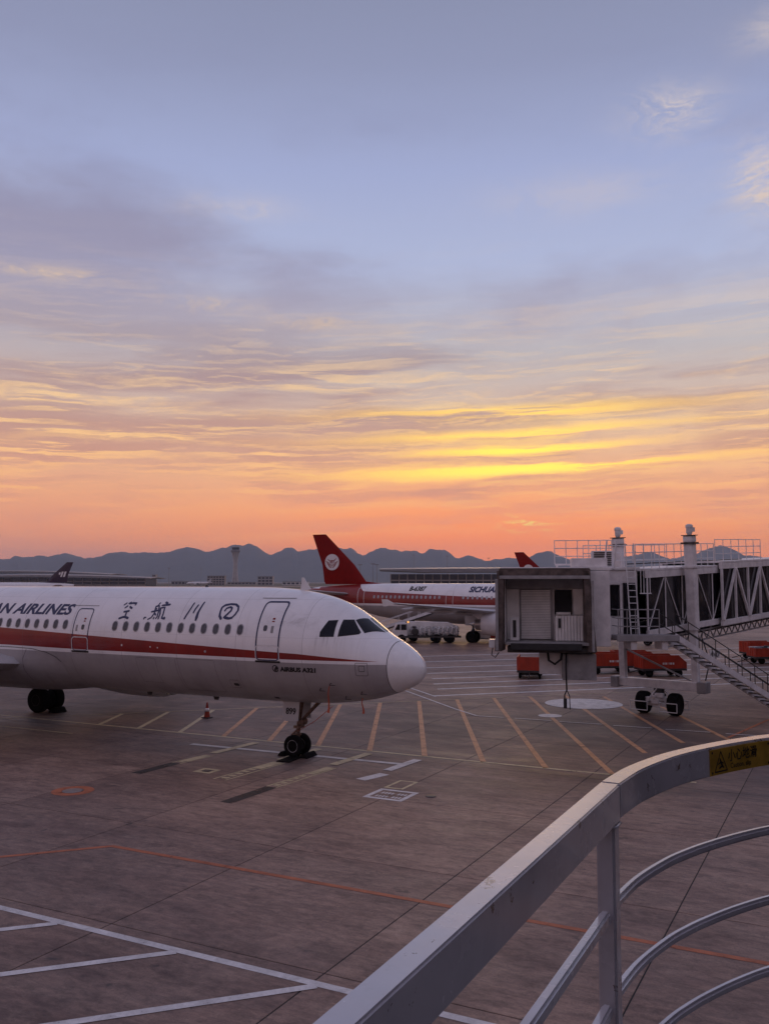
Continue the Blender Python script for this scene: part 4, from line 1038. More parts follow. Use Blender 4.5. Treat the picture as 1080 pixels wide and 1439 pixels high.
# rafters of the telescoping sleeve and cable truss below
cz = MB(); s = 3.0; k = 0
while s < 20:
    z_ = 3.60
    cz.bar(T(s, 1.15, z_ - (.42 if k % 2 else 0)), T(s+.42, 1.15, z_ - (0 if k % 2 else .42)), .05); s += .42; k += 1
tr = cz.build('truss_web', M['grey'], bridge)
MB().bar(T(3.0, 1.15, 3.62), T(20, 1.15, 3.62), .07).build('truss_chord', M['grey'], bridge); MB().bar(T(3.0, 1.15, 3.16), T(20, 1.15, 3.16), .07).build('truss_chord', M['grey'], bridge)
for s_ in (4.5, 9.0, 13.5, 18.0): MB().bar(T(s_, 1.15, 3.60), T(s_, 1.15, 3.82), .08).build('truss_hanger', M['grey'], bridge)
tb('cable_tray', 'dark_metal', 3.0, 20, .2, .9, 3.45, 3.62)
# lift columns, cross beam, bogie
AX = 5.4
def lift(n_, lean):
    base = T(AX, n_, 0); base.z = 0
    def q(z): return Vector((base.x + D1.x*lean*(2.0-z), base.y + D1.y*lean*(2.0-z), z))
    co = MB().bar(q(4.0), q(8.05), .44, .44, N1).build('lift_column', M['steel_paint'], bridge, bevel=.03)
    MB().bar(q(1.55), q(4.35), .30, .30, N1).build('inner_column', M['steel_paint'], co, bevel=.02)
    MB().bar(q(8.0), q(8.08), .62, .62, N1).build('column_flange', M['dark_metal'], co)
    MB().bar(q(8.08), q(8.38), .46, .46, N1).build('gearbox', M['steel_paint'], co, bevel=.03)
    MB().bar(q(8.38), q(8.42), .56, .56, N1).build('column_flange', M['dark_metal'], co)
    p = q(8.42); MB().lathe([(.10, 0), (.12, .06), (.14, .1), (.14, .32), (.17, .34), (.17, .44), (.10, .5)], p, 'Z', 16).box(p.x+.1, p.x+.24, p.y-.08, p.y+.08, p.z+.15, p.z+.35).build('lift_motor', M['steel_paint'], co, smooth='auto')
    MB().bar(q(6.9), q(6.98), .58, .58, N1).build('collar', M['steel_paint'], co)
lift(1.80, .05); lift(-1.80, .05)
c0 = T(AX, -2.15, 0); c1 = T(AX, 2.15, 0); c0.z = c1.z = 1.42
xb = MB().bar(c0, c1, .42, .40).build('cross_beam', M['steel_paint'], bridge, bevel=.02)
for p_ in (c0, c1): MB().bar(p_ - D1*.32 + Vector((0, 0, -.02)), p_ + D1*.32 + Vector((0, 0, -.02)), .42, .52).build('beam_end_box', M['grey'], xb, bevel=.03)
mid = (c0+c1)/2; ax = (c1-c0).normalized()
MB().lathe([(.32, .80), (.32, .95), (.25, 1.0), (.25, 1.21)], (mid.x, mid.y, 0), 'Z', 20).build('slew_bearing', M['dark_metal'], xb, smooth='auto')
bg_ = MB().bar(mid - ax*.55 + Vector((0, 0, -.86)), mid + ax*.55 + Vector((0, 0, -.86)), .34, .34).bar(mid + Vector((0, 0, -.62)), mid + Vector((0, 0, -.9)), .5, .5)
bg_.lathe([(.02, -.3), (.14, -.3), (.16, -.1), (.16, .2), (.1, .3), (.02, .3)], (mid.x, mid.y-.2, .72), 'X', 14)
for k, (da, dd, dz_, sz_) in enumerate(((-.2, .25, -.55, .18), (.15, -.3, -.5, .2), (.3, .2, -.7, .16), (-.35, -.22, -.72, .22), (0, -.38, -.8, .18), (.05, .4, -.85, .2), (-.1, -.45, -.55, .12), (.4, -.35, -.95, .12))):
    q = mid + ax*da + D1*dd + Vector((0, 0, dz_)); bg_.bar(q - ax*sz_, q + ax*sz_, sz_*1.1, sz_)
bg_.tube([mid + D1*.2 + Vector((0, 0, -.2)), mid + D1*.55 + ax*.2 + Vector((0, 0, -.5)), mid + D1*.3 + ax*.4 + Vector((0, 0, -.9))], .03, 6).tube([mid - D1*.25 + Vector((0, 0, -.2)), mid - D1*.6 - ax*.2 + Vector((0, 0, -.6)), mid - D1*.3 - ax*.4 + Vector((0, 0, -.9))], .03, 6)
bg_.build('bogie', M['steel_paint'], bridge, bevel=.015)
for s_ in (-1, 1):
    c = mid + ax*s_*.78; c.z = .52
    wb = empty('bogie_wheel', c); wb.parent = bridge; wb.rotation_euler.z = math.atan2(ax.y, ax.x) - math.pi/2
    MB().lathe([(.27, -.22), (.40, -.26), (.48, -.23), (.52, -.15), (.52, .15), (.48, .23), (.40, .26), (.27, .22)], (0, 0, 0), 'Y', 32).build('tyre', M['rubber'], wb, smooth='auto')
    MB().lathe([(.02, -.14), (.12, -.16), (.14, -.08), (.26, -.10), (.28, -.16), (.28, .16), (.26, .10), (.14, .08), (.12, .16), (.02, .14)], (0, 0, 0), 'Y', 24).build('rim', M['steel_paint'], wb, smooth='auto')
    for dsg in (-1, 1):
        o_ = D1*dsg*.68; pa = mid + ax*s_*.30 + o_; pb = mid + ax*s_*1.15 + o_; pa.z = pb.z = .62
        qa, qb = pa.copy(), pb.copy(); qa.z = qb.z = .22
        MB().tube([pa, pb], .022, 6).tube([qa, qb], .022, 6).tube([pb, qb], .022, 6).tube([pa, qa], .022, 6).build('wheel_guard', M['white'], bridge)
        MB().bar(pa, mid + ax*s_*.30 + Vector((0, 0, -.80)), .04).build('guard_bracket', M['grey'], bridge)
MB().bar(c0 + Vector((0, 0, 1.6)) + ax*.4, c1 + Vector((0, 0, .25)) - ax*.6, .07).build('diagonal_tie', M['grey'], bridge)
MB().tube([c1 + Vector((0, 0, 2.2)), c1 + Vector((.25, -.2, 1.2)), c1 + Vector((.1, 0, .3))], .03, 6).build('hydraulic_hose', M['black'], bridge, smooth=True)
# --- service landing, ladder and stair
lb('landing', 'grey', 9.75, 12.25, 37.75, 38.85, 3.80, 4.0)
lb('landing_beam', 'grey', 9.7, 12.3, 37.68, 37.745, 3.76, 4.03)
lb('landing_bracket', 'steel_paint', 10.3, 10.55, 37.8, 38.9, 3.4, 3.79); lb('landing_bracket', 'steel_paint', 11.6, 11.85, 37.8, 38.9, 3.4, 3.79)
def rail_run(pts, posts, hs, r=.022, mat='grey'):
    for h in hs: MB().tube([L(p[0], p[1], p[2]+h) for p in pts], r, 6).build('handrail', M[mat], bridge)
    for p in posts: MB().tube([L(p[0], p[1], p[2]), L(p[0], p[1], p[2]+hs[-1])], r*1.1, 6).build('rail_post', M[mat], bridge)
rail_run([(9.78, 38.8, 4.0), (9.78, 37.78, 4.0), (11.5, 37.78, 4.0)], [(9.78, 37.78, 4.0), (10.15, 37.78, 4.0), (10.5, 37.78, 4.0), (11.0, 37.78, 4.0), (11.5, 37.78, 4.0)], (.38, .72, 1.08))
# ladder to the roof with cage
for x in (10.62, 10.98): MB().tube([L(x - .06, 38.72, 4.0), L(x - .24, 38.74, 7.9)], .028, 8).build('ladder_rail', M['white'], bridge)
for k in range(12):
    z = 4.25 + k*.27; d_ = .06 + .18*(z-4)/3.9; MB().tube([L(10.62-d_, 38.72, z), L(10.98-d_, 38.72, z)], .018, 6).build('rung', M['white'], bridge)
for k in range(4):
    x = 10.95 + k*.13; MB().tube([L(x, 38.45, 5.75), L(x, 38.45, 6.8)], .018, 6).build('cage_bar', M['white'], bridge)
MB().tube([L(10.9, 38.45, 5.75), L(11.4, 38.45, 5.75)], .022, 6).tube([L(10.9, 38.45, 6.8), L(11.4, 38.45, 6.8)], .022, 6).build('cage_hoop', M['white'], bridge)
# stair down to the apron
S0 = Vector((11.75, 38.7, 3.98)); S1 = Vector((18.55, 41.9, .05)); sdir = (S1-S0); hd = Vector((sdir.x, sdir.y, 0)).normalized(); sn = Vector((hd.y, -hd.x, 0))
for sg in (0, 1):
    o_ = sn*(sg*.95); MB().bar(L(*(S0+o_)), L(*(S1+o_)), .07, .24).build('stringer', M['steel_paint'], bridge)
nst = 21
for k in range(nst):
    f = (k+.5)/nst; p = S0.lerp(S1, f); a = p + sn*.045 - hd*.13; b_ = p + sn*.905 - hd*.13
    MB().hexa([L(*(a+Vector((0, 0, -.02)))), L(*(b_+Vector((0, 0, -.02)))), L(*(b_+hd*.26+Vector((0, 0, -.02)))), L(*(a+hd*.26+Vector((0, 0, -.02)))), L(*(a+Vector((0, 0, .02)))), L(*(b_+Vector((0, 0, .02)))), L(*(b_+hd*.26+Vector((0, 0, .02)))), L(*(a+hd*.26+Vector((0, 0, .02))))]).build('tread', M['dark_metal'], bridge)
for sg in (0, 1):
    o_ = sn*(sg*.95); a, b_ = S0 + o_, S1 + o_
    for h in (.50, .95):
        MB().tube([L(*(a+Vector((0, 0, h)))), L(*(b_+Vector((0, 0, h))))], .022, 6).build('handrail', M['dark_metal'], bridge)
    for k in range(11):
        p = a.lerp(b_, k/10); MB().tube([L(p.x, p.y, p.z+.05), L(p.x, p.y, p.z+.97)], .02, 6).build('rail_post', M['dark_metal'], bridge)
p = S0.lerp(S1, .23)+sn*.4
for sg in (0, 1):
    p = S1 + sn*sg*.95 - hd*.15; MB().lathe([(.02, -.05), (.10, -.05), (.10, .05), (.02, .05)], L(p.x, p.y, .10), 'Y', 16).build('stair_roller', M['rubber'], bridge)
# notice hung on the stair rail
pn = S0.lerp(S1, .34); V, Fc = text_geo('小心', .26, 0, .006)
mb = MB(); mb.v = [tuple(L(pn.x + v[0]*hd.x + .3, pn.y + v[0]*hd.y + .10, pn.z + .32 + v[1])) for v in V]; mb.f = Fc; mb.build('notice_lettering', M['ink'], bridge, fix=False)
MB().bar(L(pn.x + .27, pn.y + .13, pn.z+.42), L(pn.x + .27 + .62*hd.x, pn.y + .13 + .62*hd.y, pn.z+.42), .02, .34).build('notice_plate', M['panel'], bridge)
# --- guard rail on the roof
def roof_rail(P_, n):
    for h in (.36, .72, 1.08): MB().tube([p + Vector((0, 0, h)) for p in P_], .02, 6).build('roof_handrail', M['steel_paint'], bridge)
    for i in range(len(P_)-1):
        for k in range(n[i]+1):
            p = P_[i].lerp(P_[i+1], k/n[i]); MB().tube([p, p + Vector((0, 0, 1.1))], .022, 6).build('roof_rail_post', M['steel_paint'], bridge)
roof_rail([K(2.35, 3.2, 7.05), K(4.9, 3.2, 7.05)], [5])
MB().bar(K(2.35, 3.2, 7.03), K(4.9, 3.2, 7.03), .08).build('rail_kerb', M['steel_paint'], bridge)
for a in (2.45, 3.6, 4.8): MB().bar(K(a, 3.2, 6.86), K(a, 3.2, 7.0), .08).build('rail_foot', M['steel_paint'], bridge)
roof_rail([T(.6, 1.25, 6.76), T(9.38, 1.25, 6.76)], [11]); roof_rail([T(9.42, 1.30, 6.96), T(15.6, 1.45, 6.96)], [6])
roof_rail([T(.6, -1.25, 6.76), T(9.2, -1.25, 6.76)], [7])
tb('roof_conduit', 'dark_metal', .5, 14, .9, 1.0, 6.97, 7.02)

# ------------------------------------------------------------------ baggage carts
def make_cart(open_load=False, slope=True):
    o = empty('baggage_cart', (0, 0, 0)); Lh, Wd = 1.5, .8
    MB().box(-Lh, Lh, -Wd, Wd, .42, .56).build('bed', M['dark_metal'], o, bevel=.01)
    top = 1.42
    side_ = [(-Lh, .565), (Lh, .565), (Lh, .95), (Lh-.55 if slope else Lh, top), (-Lh, top)]
    if not slope: side_ = [(-Lh, .565), (Lh, .565), (Lh, 1.2), (-Lh, 1.2)]
    tz = side_[-1][1]
    for s in (-1, 1):
        w_ = MB().prism(side_, lambda a, b_, h: (a, s*(Wd-.05)+h, b_), -.03, .03).build('side_panel', M['orange'], o)
        for k in range(7):
            x = -Lh + .06 + k*.42
            if x < Lh-.6: MB().box(x-.025, x+.025, s*(Wd-.05)-.055, s*(Wd-.05)+.055, .57, tz-.01).build('rib', M['orange'], w_)
        for k in range(5): MB().box(-.15+k*.17, -.03+k*.17, s*(Wd-.02)+s*.001, s*(Wd-.02)+s*.006, .82, .95).build('stencil_mark', M['white'], w_)
    MB().box(-Lh, -Lh+.06, -Wd+.085, Wd-.085, .565, tz).build('end_panel', M['orange'], o)
    for k in range(4): MB().box(-Lh-.03, -Lh-.002, -.6+k*.37, -.55+k*.37, .57, tz-.02).build('rib', M['orange'], o)
    MB().box(Lh-.06, Lh, -Wd+.085, Wd-.085, .565, .93 if slope else tz).build('end_panel', M['orange'], o)
    for x in (-1.0, 1.0):
        for s in (-1, 1):
            wh = empty('wheel', (x, s*.62, .25)); wh.parent = o
            MB().lathe([(.12, -.08), (.2, -.09), (.25, -.06), (.25, .06), (.2, .09), (.12, .08)], (0, 0, 0), 'Y', 20).build('tyre', M['rubber'], wh, smooth='auto')
            MB().lathe([(.02, -.05), (.125, -.06), (.125, .06), (.02, .05)], (0, 0, 0), 'Y', 14).build('rim', M['grey'], wh)
        MB().box(x-.05, x+.05, -.6, .6, .22, .42).build('axle', M['dark_metal'], o)
    MB().bar((-Lh, 0, .40), (-Lh-1.1, 0, .14), .06).build('drawbar', M['dark_metal'], o)
    return o
def put(o, x, y, deg, label, grp='orange baggage carts'):
    p = cf(x, y); o.location = (p.x, p.y, 0); o.rotation_euler.z = YAW + R(deg); tag(o, label, 'baggage cart', grp)
cA = make_cart(False, True); put(cA, 15.3, 62.0, 4, 'orange baggage cart with a sloped end, beside the units slung under the cab')
cB = copy_tree(cA); put(cB, 9.6, 59.6, 78, 'orange baggage cart standing end on, left of the units slung under the cab')
cC = copy_tree(cA); put(cC, 18.3, 60.2, 6, 'orange baggage cart with a sloped end, behind the bridge cross beam')
cD = make_cart(True, False); put(cD, 29.6, 69.5, 4, 'orange open baggage cart heaped with bags, beyond the stair')
cE = copy_tree(cA); put(cE, 30.6, 73.5, 10, 'orange baggage cart standing behind the heaped one')
cF = copy_tree(cA); put(cF, 17.5, 63.5, -2, 'orange baggage cart half hidden behind two others under the bridge')
for o in (cE,): o.rotation_euler.z += R(0)
M['bag'] = pm('grey_blue_bag', (.22, .23, .28), .6, 0, .2, 4); M['bag2'] = pm('black_bag', (.03, .03, .035), .6, 0, .2, 4); M['bag3'] = pm('pale_bag', (.45, .44, .46), .5, 0, .2, 4)
pD = cD.location
for i in range(9):
    w_, d_, h_ = random.uniform(.45, .7), random.uniform(.3, .45), random.uniform(.28, .42)
    mb = MB().box(-w_/2, w_/2, -d_/2, d_/2, 0, h_)
    lx = -1.15 + (i % 5)*.55; ly = -.32 if i < 5 else .32
    o = mb.build('suitcase', M[('bag', 'bag2', 'bag3')[i % 3]], None, bevel=.05, seg=2, smooth='auto')
    # lie on a base layer of boxes inside the cart
    a = cD.rotation_euler.z; o.location = (pD.x + lx*math.cos(a) - ly*math.sin(a), pD.y + lx*math.sin(a) + ly*math.cos(a), .965); o.rotation_euler.z = a + random.uniform(-.3, .3)
    tag(o, ('grey blue', 'black', 'pale grey')[i % 3] + ' suitcase lying on top of the heap in the open cart', 'suitcase', ('grey blue', 'black', 'pale')[i % 3] + ' suitcases on the open cart')
for lx in (-.95, 0, .95):
    o = MB().box(-.44, .44, -.66, .66, 0, .395).build('suitcase', M['bag2'], None, bevel=.05, seg=2, smooth='auto'); a = cD.rotation_euler.z
    o.location = (pD.x + lx*math.cos(a), pD.y + lx*math.sin(a), .565); o.rotation_euler.z = a; tag(o, 'large dark suitcase at the bottom of the open cart heap', 'suitcase', 'bottom layer of the open cart')

# ------------------------------------------------------------------ loading equipment under the far jet
TRK = cf(4.35, 93.0); trk = empty('service_truck', (TRK.x, TRK.y, 0), YAW + R(4)); tag(trk, 'white service truck covered in pipework and hoses beneath the far jet', 'truck')
MB().box(-3.4, 3.4, -1.1, 1.1, .55, .75).build('chassis', M['dark_metal'], trk)
cabt = MB().prism([(-3.45, .6), (-3.45, 1.25), (-3.1, 2.0), (-2.1, 2.05), (-2.1, .6)], lambda a, b_, h: (a, h, b_), -1.05, 1.05).build('cab', M['white'], trk, bevel=.06, seg=2)
MB().prism([(-3.38, 1.38), (-3.08, 1.92), (-2.85, 1.92), (-2.85, 1.35)], lambda a, b_, h: (a, h, b_), -1.07, 1.07).build('side_window', M['glass'], cabt)
MB().box(-2.75, -2.2, -1.07, 1.07, 1.35, 1.92).build('side_window', M['glass'], cabt)
bd = MB().prism([(-1.95, .76), (3.4, .76), (3.4, 1.6), (2.3, 2.05), (-1.95, 2.15)], lambda a, b_, h: (a, h, b_), .35, 1.05).build('rear_cowl', M['panel'], trk, bevel=.02)
for i in range(60):
    x = -1.85 + random.random()*5.0; z = .8 + random.random()*.75; s_ = random.uniform(.07, .2)
    MB().box(x, x+s_*random.uniform(.8, 2), -1.05 + random.uniform(0, .35), -.3, z, z+s_).build('valve_box', M[random.choice(['white', 'panel', 'dark_metal', 'steel', 'steel_paint', 'steel_paint'])], trk, bevel=.01)
for i in range(11):
    x = -1.7 + i*.46; MB().tube([(x, -1.0, .76), (x, -1.0, random.uniform(1.25, 1.75)), (x+.15, -.6, 1.6), (x+.15, .34, 1.6)], .05, 8).build('pipe', M[random.choice(['steel', 'white', 'panel'])], trk, smooth=True)
for i in range(1): MB().lathe([(.12, -.14), (.30, -.14), (.36, -.10), (.26, -.08), (.26, .08), (.36, .10), (.36, .14), (.12, .14)], (-1.3 + i*1.9, -.95, 1.15), 'Y', 20).build('hose_reel', M['dark_metal'], trk, smooth='auto')
for x in (-2.7, .9, 2.3):
    for s in (-1, 1):
        wh = empty('wheel', (x, s*.95, .46)); wh.parent = trk
        MB().lathe([(.24, -.12), (.4, -.14), (.46, -.09), (.46, .09), (.4, .14), (.24, .12)], (0, 0, 0), 'Y', 24).build('tyre', M['rubber'], wh, smooth='auto'); MB().lathe([(.02, -.06), (.25, -.1), (.25, .1), (.02, .06)], (0, 0, 0), 'Y', 16).build('rim', M['steel'], wh)
M['beacon'] = pm('amber_beacon', (.8, .3, .05), .3); 
bl_ = MB().lathe([(.02, 0), (.09, 0), (.09, .14), (.02, .18)], (-2.0, -.8, 2.06), 'Z', 12).build('beacon', M['beacon'], trk)
nb = M['beacon'].node_tree.nodes['Principled BSDF']; nb.inputs['Emission Color'].default_value = (1, .45, .1, 1); nb.inputs['Emission Strength'].default_value = 1.2
# belt loader up to the hold
BLT = cf(2.2, 95.3); bl = empty('belt_loader', (BLT.x, BLT.y, 0), YAW + R(8)); tag(bl, 'belt loader with its conveyor raised to the far jet hold', 'belt loader')
MB().box(-3.2, 1.6, -.8, .8, .45, .85).build('chassis', M['white'], bl, bevel=.03)
MB().bar((-3.6, 0, .85), (2.9, 0, 2.95), .9, .22).build('conveyor', M['dark_metal'], bl)
for s in (-1, 1): MB().bar((-3.6, s*.5, 1.0), (2.9, s*.5, 3.1), .06, .20).build('conveyor_rail', M['steel_paint'], bl); MB().tube([(-3.0, s*.5, 1.9), (2.6, s*.5, 3.75)], .025, 6).build('handrail', M['steel_paint'], bl)
for k in range(6):
    f = k/5; 
    for s in (-1, 1): MB().tube([(-3.0+5.6*f, s*.5, 1.2+1.85*f), (-3.0+5.6*f, s*.5, 1.9+1.85*f)], .025, 6).build('rail_post', M['steel_paint'], bl)
MB().bar((.4, 0, .84), (.9, 0, 2.2), .5, .12).build('lift_ram', M['dark_metal'], bl)
for x in (-2.3, .8):
    for s in (-1, 1):
        wh = empty('wheel', (x, s*.82, .36)); wh.parent = bl; MB().lathe([(.1, -.1), (.3, -.12), (.36, -.07), (.36, .07), (.3, .12), (.1, .1)], (0, 0, 0), 'Y', 20).build('tyre', M['rubber'], wh, smooth='auto'); MB().lathe([(.02, -.08), (.14, -.1), (.14, .1), (.02, .08)], (0, 0, 0), 'Y', 12).build('rim', M['steel'], wh)
# orange crate on a dolly, right of the far jet's wheels
dl = empty('cargo_dolly', tuple(cf(10.4, 94.0)), YAW + R(-6)); tag(dl, 'low cargo dolly with an orange edged crate beside the far jet wheels', 'dolly')
MB().box(-1.5, 1.5, -.7, .7, .32, .45).build('deck', M['grey'], dl); 
MB().prism([(-1.1, .455), (1.3, .455), (1.3, .8), (-.9, 1.25)], lambda a, b_, h: (a, h, b_), -.6, .6).build('crate', M['panel'], dl); MB().box(.6, 1.32, -.62, -.602, .46, .82).build('crate_panel', M['orange'], dl)
for x in (-1.1, 1.1):
    for s in (-1, 1): MB().lathe([(.02, -.07), (.16, -.07), (.16, .07), (.02, .07)], (x, s*.55, .16), 'Y', 16).build('wheel', M['rubber'], dl)

# ------------------------------------------------------------------ person walking by the far jet's wheels
def person(loc, rz, label):
    root = empty('person', loc, rz); tag(root, label, 'person')
    def skin(name, verts, edges, rad, mat, rootv=0):
        me = bpy.data.meshes.new(name); me.from_pydata(verts, edges, []); ob = bpy.data.objects.new(name, me); col.objects.link(ob)
        m = ob.modifiers.new('s', 'SKIN'); me.skin_vertices or None
        lay = me.skin_vertices[0].data if me.skin_vertices else None
        if lay is None:
            bm = bmesh.new(); bm.from_mesh(me); bm.verts.layers.skin.verify(); bm.to_mesh(me); bm.free(); lay = me.skin_vertices[0].data
        for i, r_ in enumerate(rad): lay[i].radius = (r_, r_) if not isinstance(r_, tuple) else r_
        for i in range(len(verts)): lay[i].use_root = (i == rootv)
        s_ = ob.modifiers.new('d', 'SUBSURF'); s_.levels = s_.render_levels = 2
        me.materials.append(mat); ob.parent = root; return ob
    V = [(0, 0, .95), (0, 0, 1.15), (0, 0, 1.38), (0, 0, 1.47), (0.01, 0, 1.56), (0.02, 0, 1.68),
         (.02, .18, 1.38), (-.06, .25, 1.12), (.08, .26, .90), (.12, .26, .80), (.02, -.18, 1.38), (.12, -.25, 1.13), (.20, -.24, .92), (.24, -.23, .82),
         (.0, .10, .88), (.20, .10, .50), (.16, .10, .09), (.30, .10, .04), (.0, -.10, .88), (-.08, -.10, .48), (-.34, -.10, .12), (-.22, -.10, .045)]
    Ed = [(0, 1), (1, 2), (2, 3), (3, 4), (4, 5), (2, 6), (6, 7), (7, 8), (8, 9), (2, 10), (10, 11), (11, 12), (12, 13), (0, 14), (14, 15), (15, 16), (16, 17), (0, 18), (18, 19), (19, 20), (20, 21)]
    rd = [.15, .14, .15, .065, .085, .085, .075, .052, .042, .045, .075, .052, .042, .045, .105, .07, .05, .045, .105, .07, .05, .045]
    bd_ = skin('body', V, Ed, rd, M['workwear'])
    MB().lathe([(.02, 1.76), (.07, 1.745), (.10, 1.69), (.105, 1.64), (.06, 1.60)], (.012, 0, .02), 'Z', 16).build('cap', M['ink'], root, smooth=True)
    MB().tube([(.0, 0, 1.02), (0, 0, 1.22), (0, 0, 1.40)], [.155, .15, .15], 16).build('vest', M['vest'], root, smooth=True)
    return root
M['workwear'] = pm('dark_workwear', (.035, .034, .045), .8, 0, .2, 8); M['vest'] = pm('faded_vest', (.06, .06, .085), .8, 0, .2, 8)
pp = cf(9.15, 93.0); person((pp.x, pp.y, 0), YAW + R(200), 'person in dark workwear walking beside the far jet wheels')

# ------------------------------------------------------------------ cone and chocks
cn = empty('traffic_cone', (-26.5, 33.4, 0)); tag(cn, 'orange traffic cone on the apron under the near jet belly', 'traffic cone')
M['cone'] = pm('cone_orange', (.30, .032, .014), .65, 0, .2, 5)
MB().box(-.19, .19, -.19, .19, 0.002, .045).build('base', M['ink'], cn, bevel=.01)
MB().lathe([(.14, .046), (.115, .20), (.085, .38), (.055, .56), (.03, .70), (.01, .71)], n=20).build('cone', M['cone'], cn, smooth='auto')
MB().lathe([(.1065, .30), (.0805, .45)], n=20).build('band', M['white'], cn, smooth=True)
def chock(x, y, rz, label, s=.72):
    o = MB().prism([(-.24*s, 0), (.24*s, 0), (.06*s, .22*s), (-.06*s, .22*s)], lambda a, b_, h: (a, h, b_+.002), -.36, .36).build('wheel_chock', M['rubber'], None, (x, y, 0), rz, bevel=.02)
    tag(o, label, 'chock', 'wheel chocks'); return o
nx0 = -12.84 - 5.07
chock(nx0 + .47, 27.75, 0, 'black chock wedged ahead of the near jet nose wheels'); chock(nx0 - .47, 27.75, 0, 'black chock wedged behind the near jet nose wheels')
chock(-12.84 - 21.97 + .80, 31.55, 0, 'black chock ahead of the near jet main wheels', 1.1)
o = MB().box(-.25, .25, -.5, .5, .002, .03).build('ground_mat', M['rubber'], None, (nx0+.15, 27.0, .0), .1); tag(o, 'thin black rubber mat beside the nose wheels', 'mat')
# red streamers on the probe covers
for t, z, ln, dx_ in ((2.85, 2.83, .95, .08), (1.98, 2.36, .52, 0)):
    p = surf(t, phi_of(t, z), .05) + Vector((-12.84, 27.75, 0)); mb = MB()
    for k in range(7):
        f = k/6; w_ = .012 + .03*f**2; q = p + Vector((-dx_*f - .03*math.sin(f*5), -.02 - .02*math.sin(f*7), -ln*f)); mb.v += [(q.x-w_, q.y, q.z), (q.x+w_, q.y+.006, q.z), (q.x+w_, q.y+.014, q.z), (q.x-w_, q.y+.008, q.z)]
    for k in range(6):
        for j in range(4): mb.f.append((k*4+j, k*4+(j+1) % 4, (k+1)*4+(j+1) % 4, (k+1)*4+j))
    o = mb.build('probe_streamer', M['streamer'], None, fix=True); tag(o, 'red warning streamer hanging from a nose probe, ' + ('the long one' if ln > .6 else 'the short one nearer the radome'), 'streamer', 'probe streamers')
a = surf(2.75, phi_of(2.75, 2.85), .05) + Vector((-12.84, 27.75, 0)); 
o = MB().tube([a + Vector((0, 0, -.75)), a.lerp(Vector((nx0+.1, 27.6, 1.0)), .5) + Vector((0, 0, -.5)), (nx0+.1, 27.6, .9)], .012, 6).build('bonding_cord', M['streamer'], None, smooth=True); tag(o, 'thin red cord slung between the probe streamer and nose leg', 'cord')

# ------------------------------------------------------------------ viewing platform: railing with rounded corner
M['rail'] = pm('lilac_grey_rail_paint', (.58, .55, .58), .25, 0, .06, 6, .02, 40, coat=.8)
def rail_material():
    m = M['rail']; X.nt = m.node_tree; t_ = X.nt; b = t_.nodes['Principled BSDF']; src = b.inputs['Base Color'].links[0].from_socket
    g_ = t_.nodes.new('ShaderNodeNewGeometry').outputs['Position']
    chip = sstep(nz(g_, 9.0, 9, .72, .4), .628, .642); scf = sstep(nz(g_, 30.0, 6, .7), .55, .8)*.25
    c = mixc(chip, src, (.16, .11, .085, 1)); c = mixc(scf, c, (.22, .19, .19, 1)); t_.links.new(c, b.inputs['Base Color'])
rail_material()
deck_z = EYE - .52 - 1.10; TOPZ = EYE - .52
plat = empty('viewing_railing', tuple(cf(.6, 2.4, deck_z)), YAW); tag(plat, 'grey painted steel railing with a rounded corner on the viewing platform', 'railing')
def Rl(x, y, z): return Vector((x-.6, y-2.4, z-deck_z))
curve = [Vector(p) for p in ((.585, 2.375), (.694, 2.552), (.822, 2.712), (.905, 2.797), (1.0, 2.88), (1.14, 2.985), (1.30, 3.083), (1.52, 3.18), (1.80, 3.255), (2.15, 3.29), (2.6, 3.30))]
def cr(pts, n=6):
    out = []
    for i in range(len(pts)-1):
        p0, p1, p2, p3 = pts[max(i-1, 0)], pts[i], pts[i+1], pts[min(i+2, len(pts)-1)]
        for k in range(n):
            t = k/n; out.append(.5*((2*p1) + (p2-p0)*t + (2*p0-5*p1+4*p2-p3)*t*t + (3*p1-p0-3*p2+p3)*t**3))
    return out + [pts[-1]]
dirS = Vector((.452, .892)).normalized(); straight = [Vector((.585, 2.375)) - dirS*3.4, Vector((.585, 2.375)) - dirS*.004]
cfine = cr(curve)
def strip(pts, w, z0, z1, name, par=plat, off=0.0, mat='rail', bev=.004):
    mb = MB(); n = len(pts)
    for i, p in enumerate(pts):
        d = (pts[min(i+1, n-1)] - pts[max(i-1, 0)]).normalized(); nn = Vector((-d.y, d.x))
        for o_, z in ((-w/2, z0), (w/2, z0), (w/2, z1), (-w/2, z1)):
            q = p + nn*(o_+off); mb.v.append(tuple(Rl(q.x, q.y, z)))
    for i in range(n-1):
        for k in range(4): mb.f.append((i*4+k, i*4+(k+1) % 4, (i+1)*4+(k+1) % 4, (i+1)*4+k))
    mb.f.append((0, 1, 2, 3)); mb.f.append(tuple((n-1)*4+k for k in (3, 2, 1, 0)))
    return mb.build(name, M[mat], par, bevel=bev, seg=2, smooth='auto')
strip(straight, .052, TOPZ-.094, TOPZ-.0005, 'top_rail'); strip(cfine, .052, TOPZ-.090, TOPZ, 'curved_top_rail')
dn = [Vector((.585, 2.375)) - dirS*3.4, Vector((.585, 2.375)) - dirS*.07]
cmid = [Vector((.585, 2.375)) + (cfine[1]-cfine[0]).normalized()*.012] + cfine[1:]
for k, dz_ in enumerate((.30, .525, .75, .97)):
    strip(dn, .026, TOPZ-dz_-.032, TOPZ-dz_, 'infill_bar', bev=.006); strip(cmid, .026, TOPZ-dz_-.024, TOPZ-dz_+.004, 'curved_infill_bar', bev=.008)
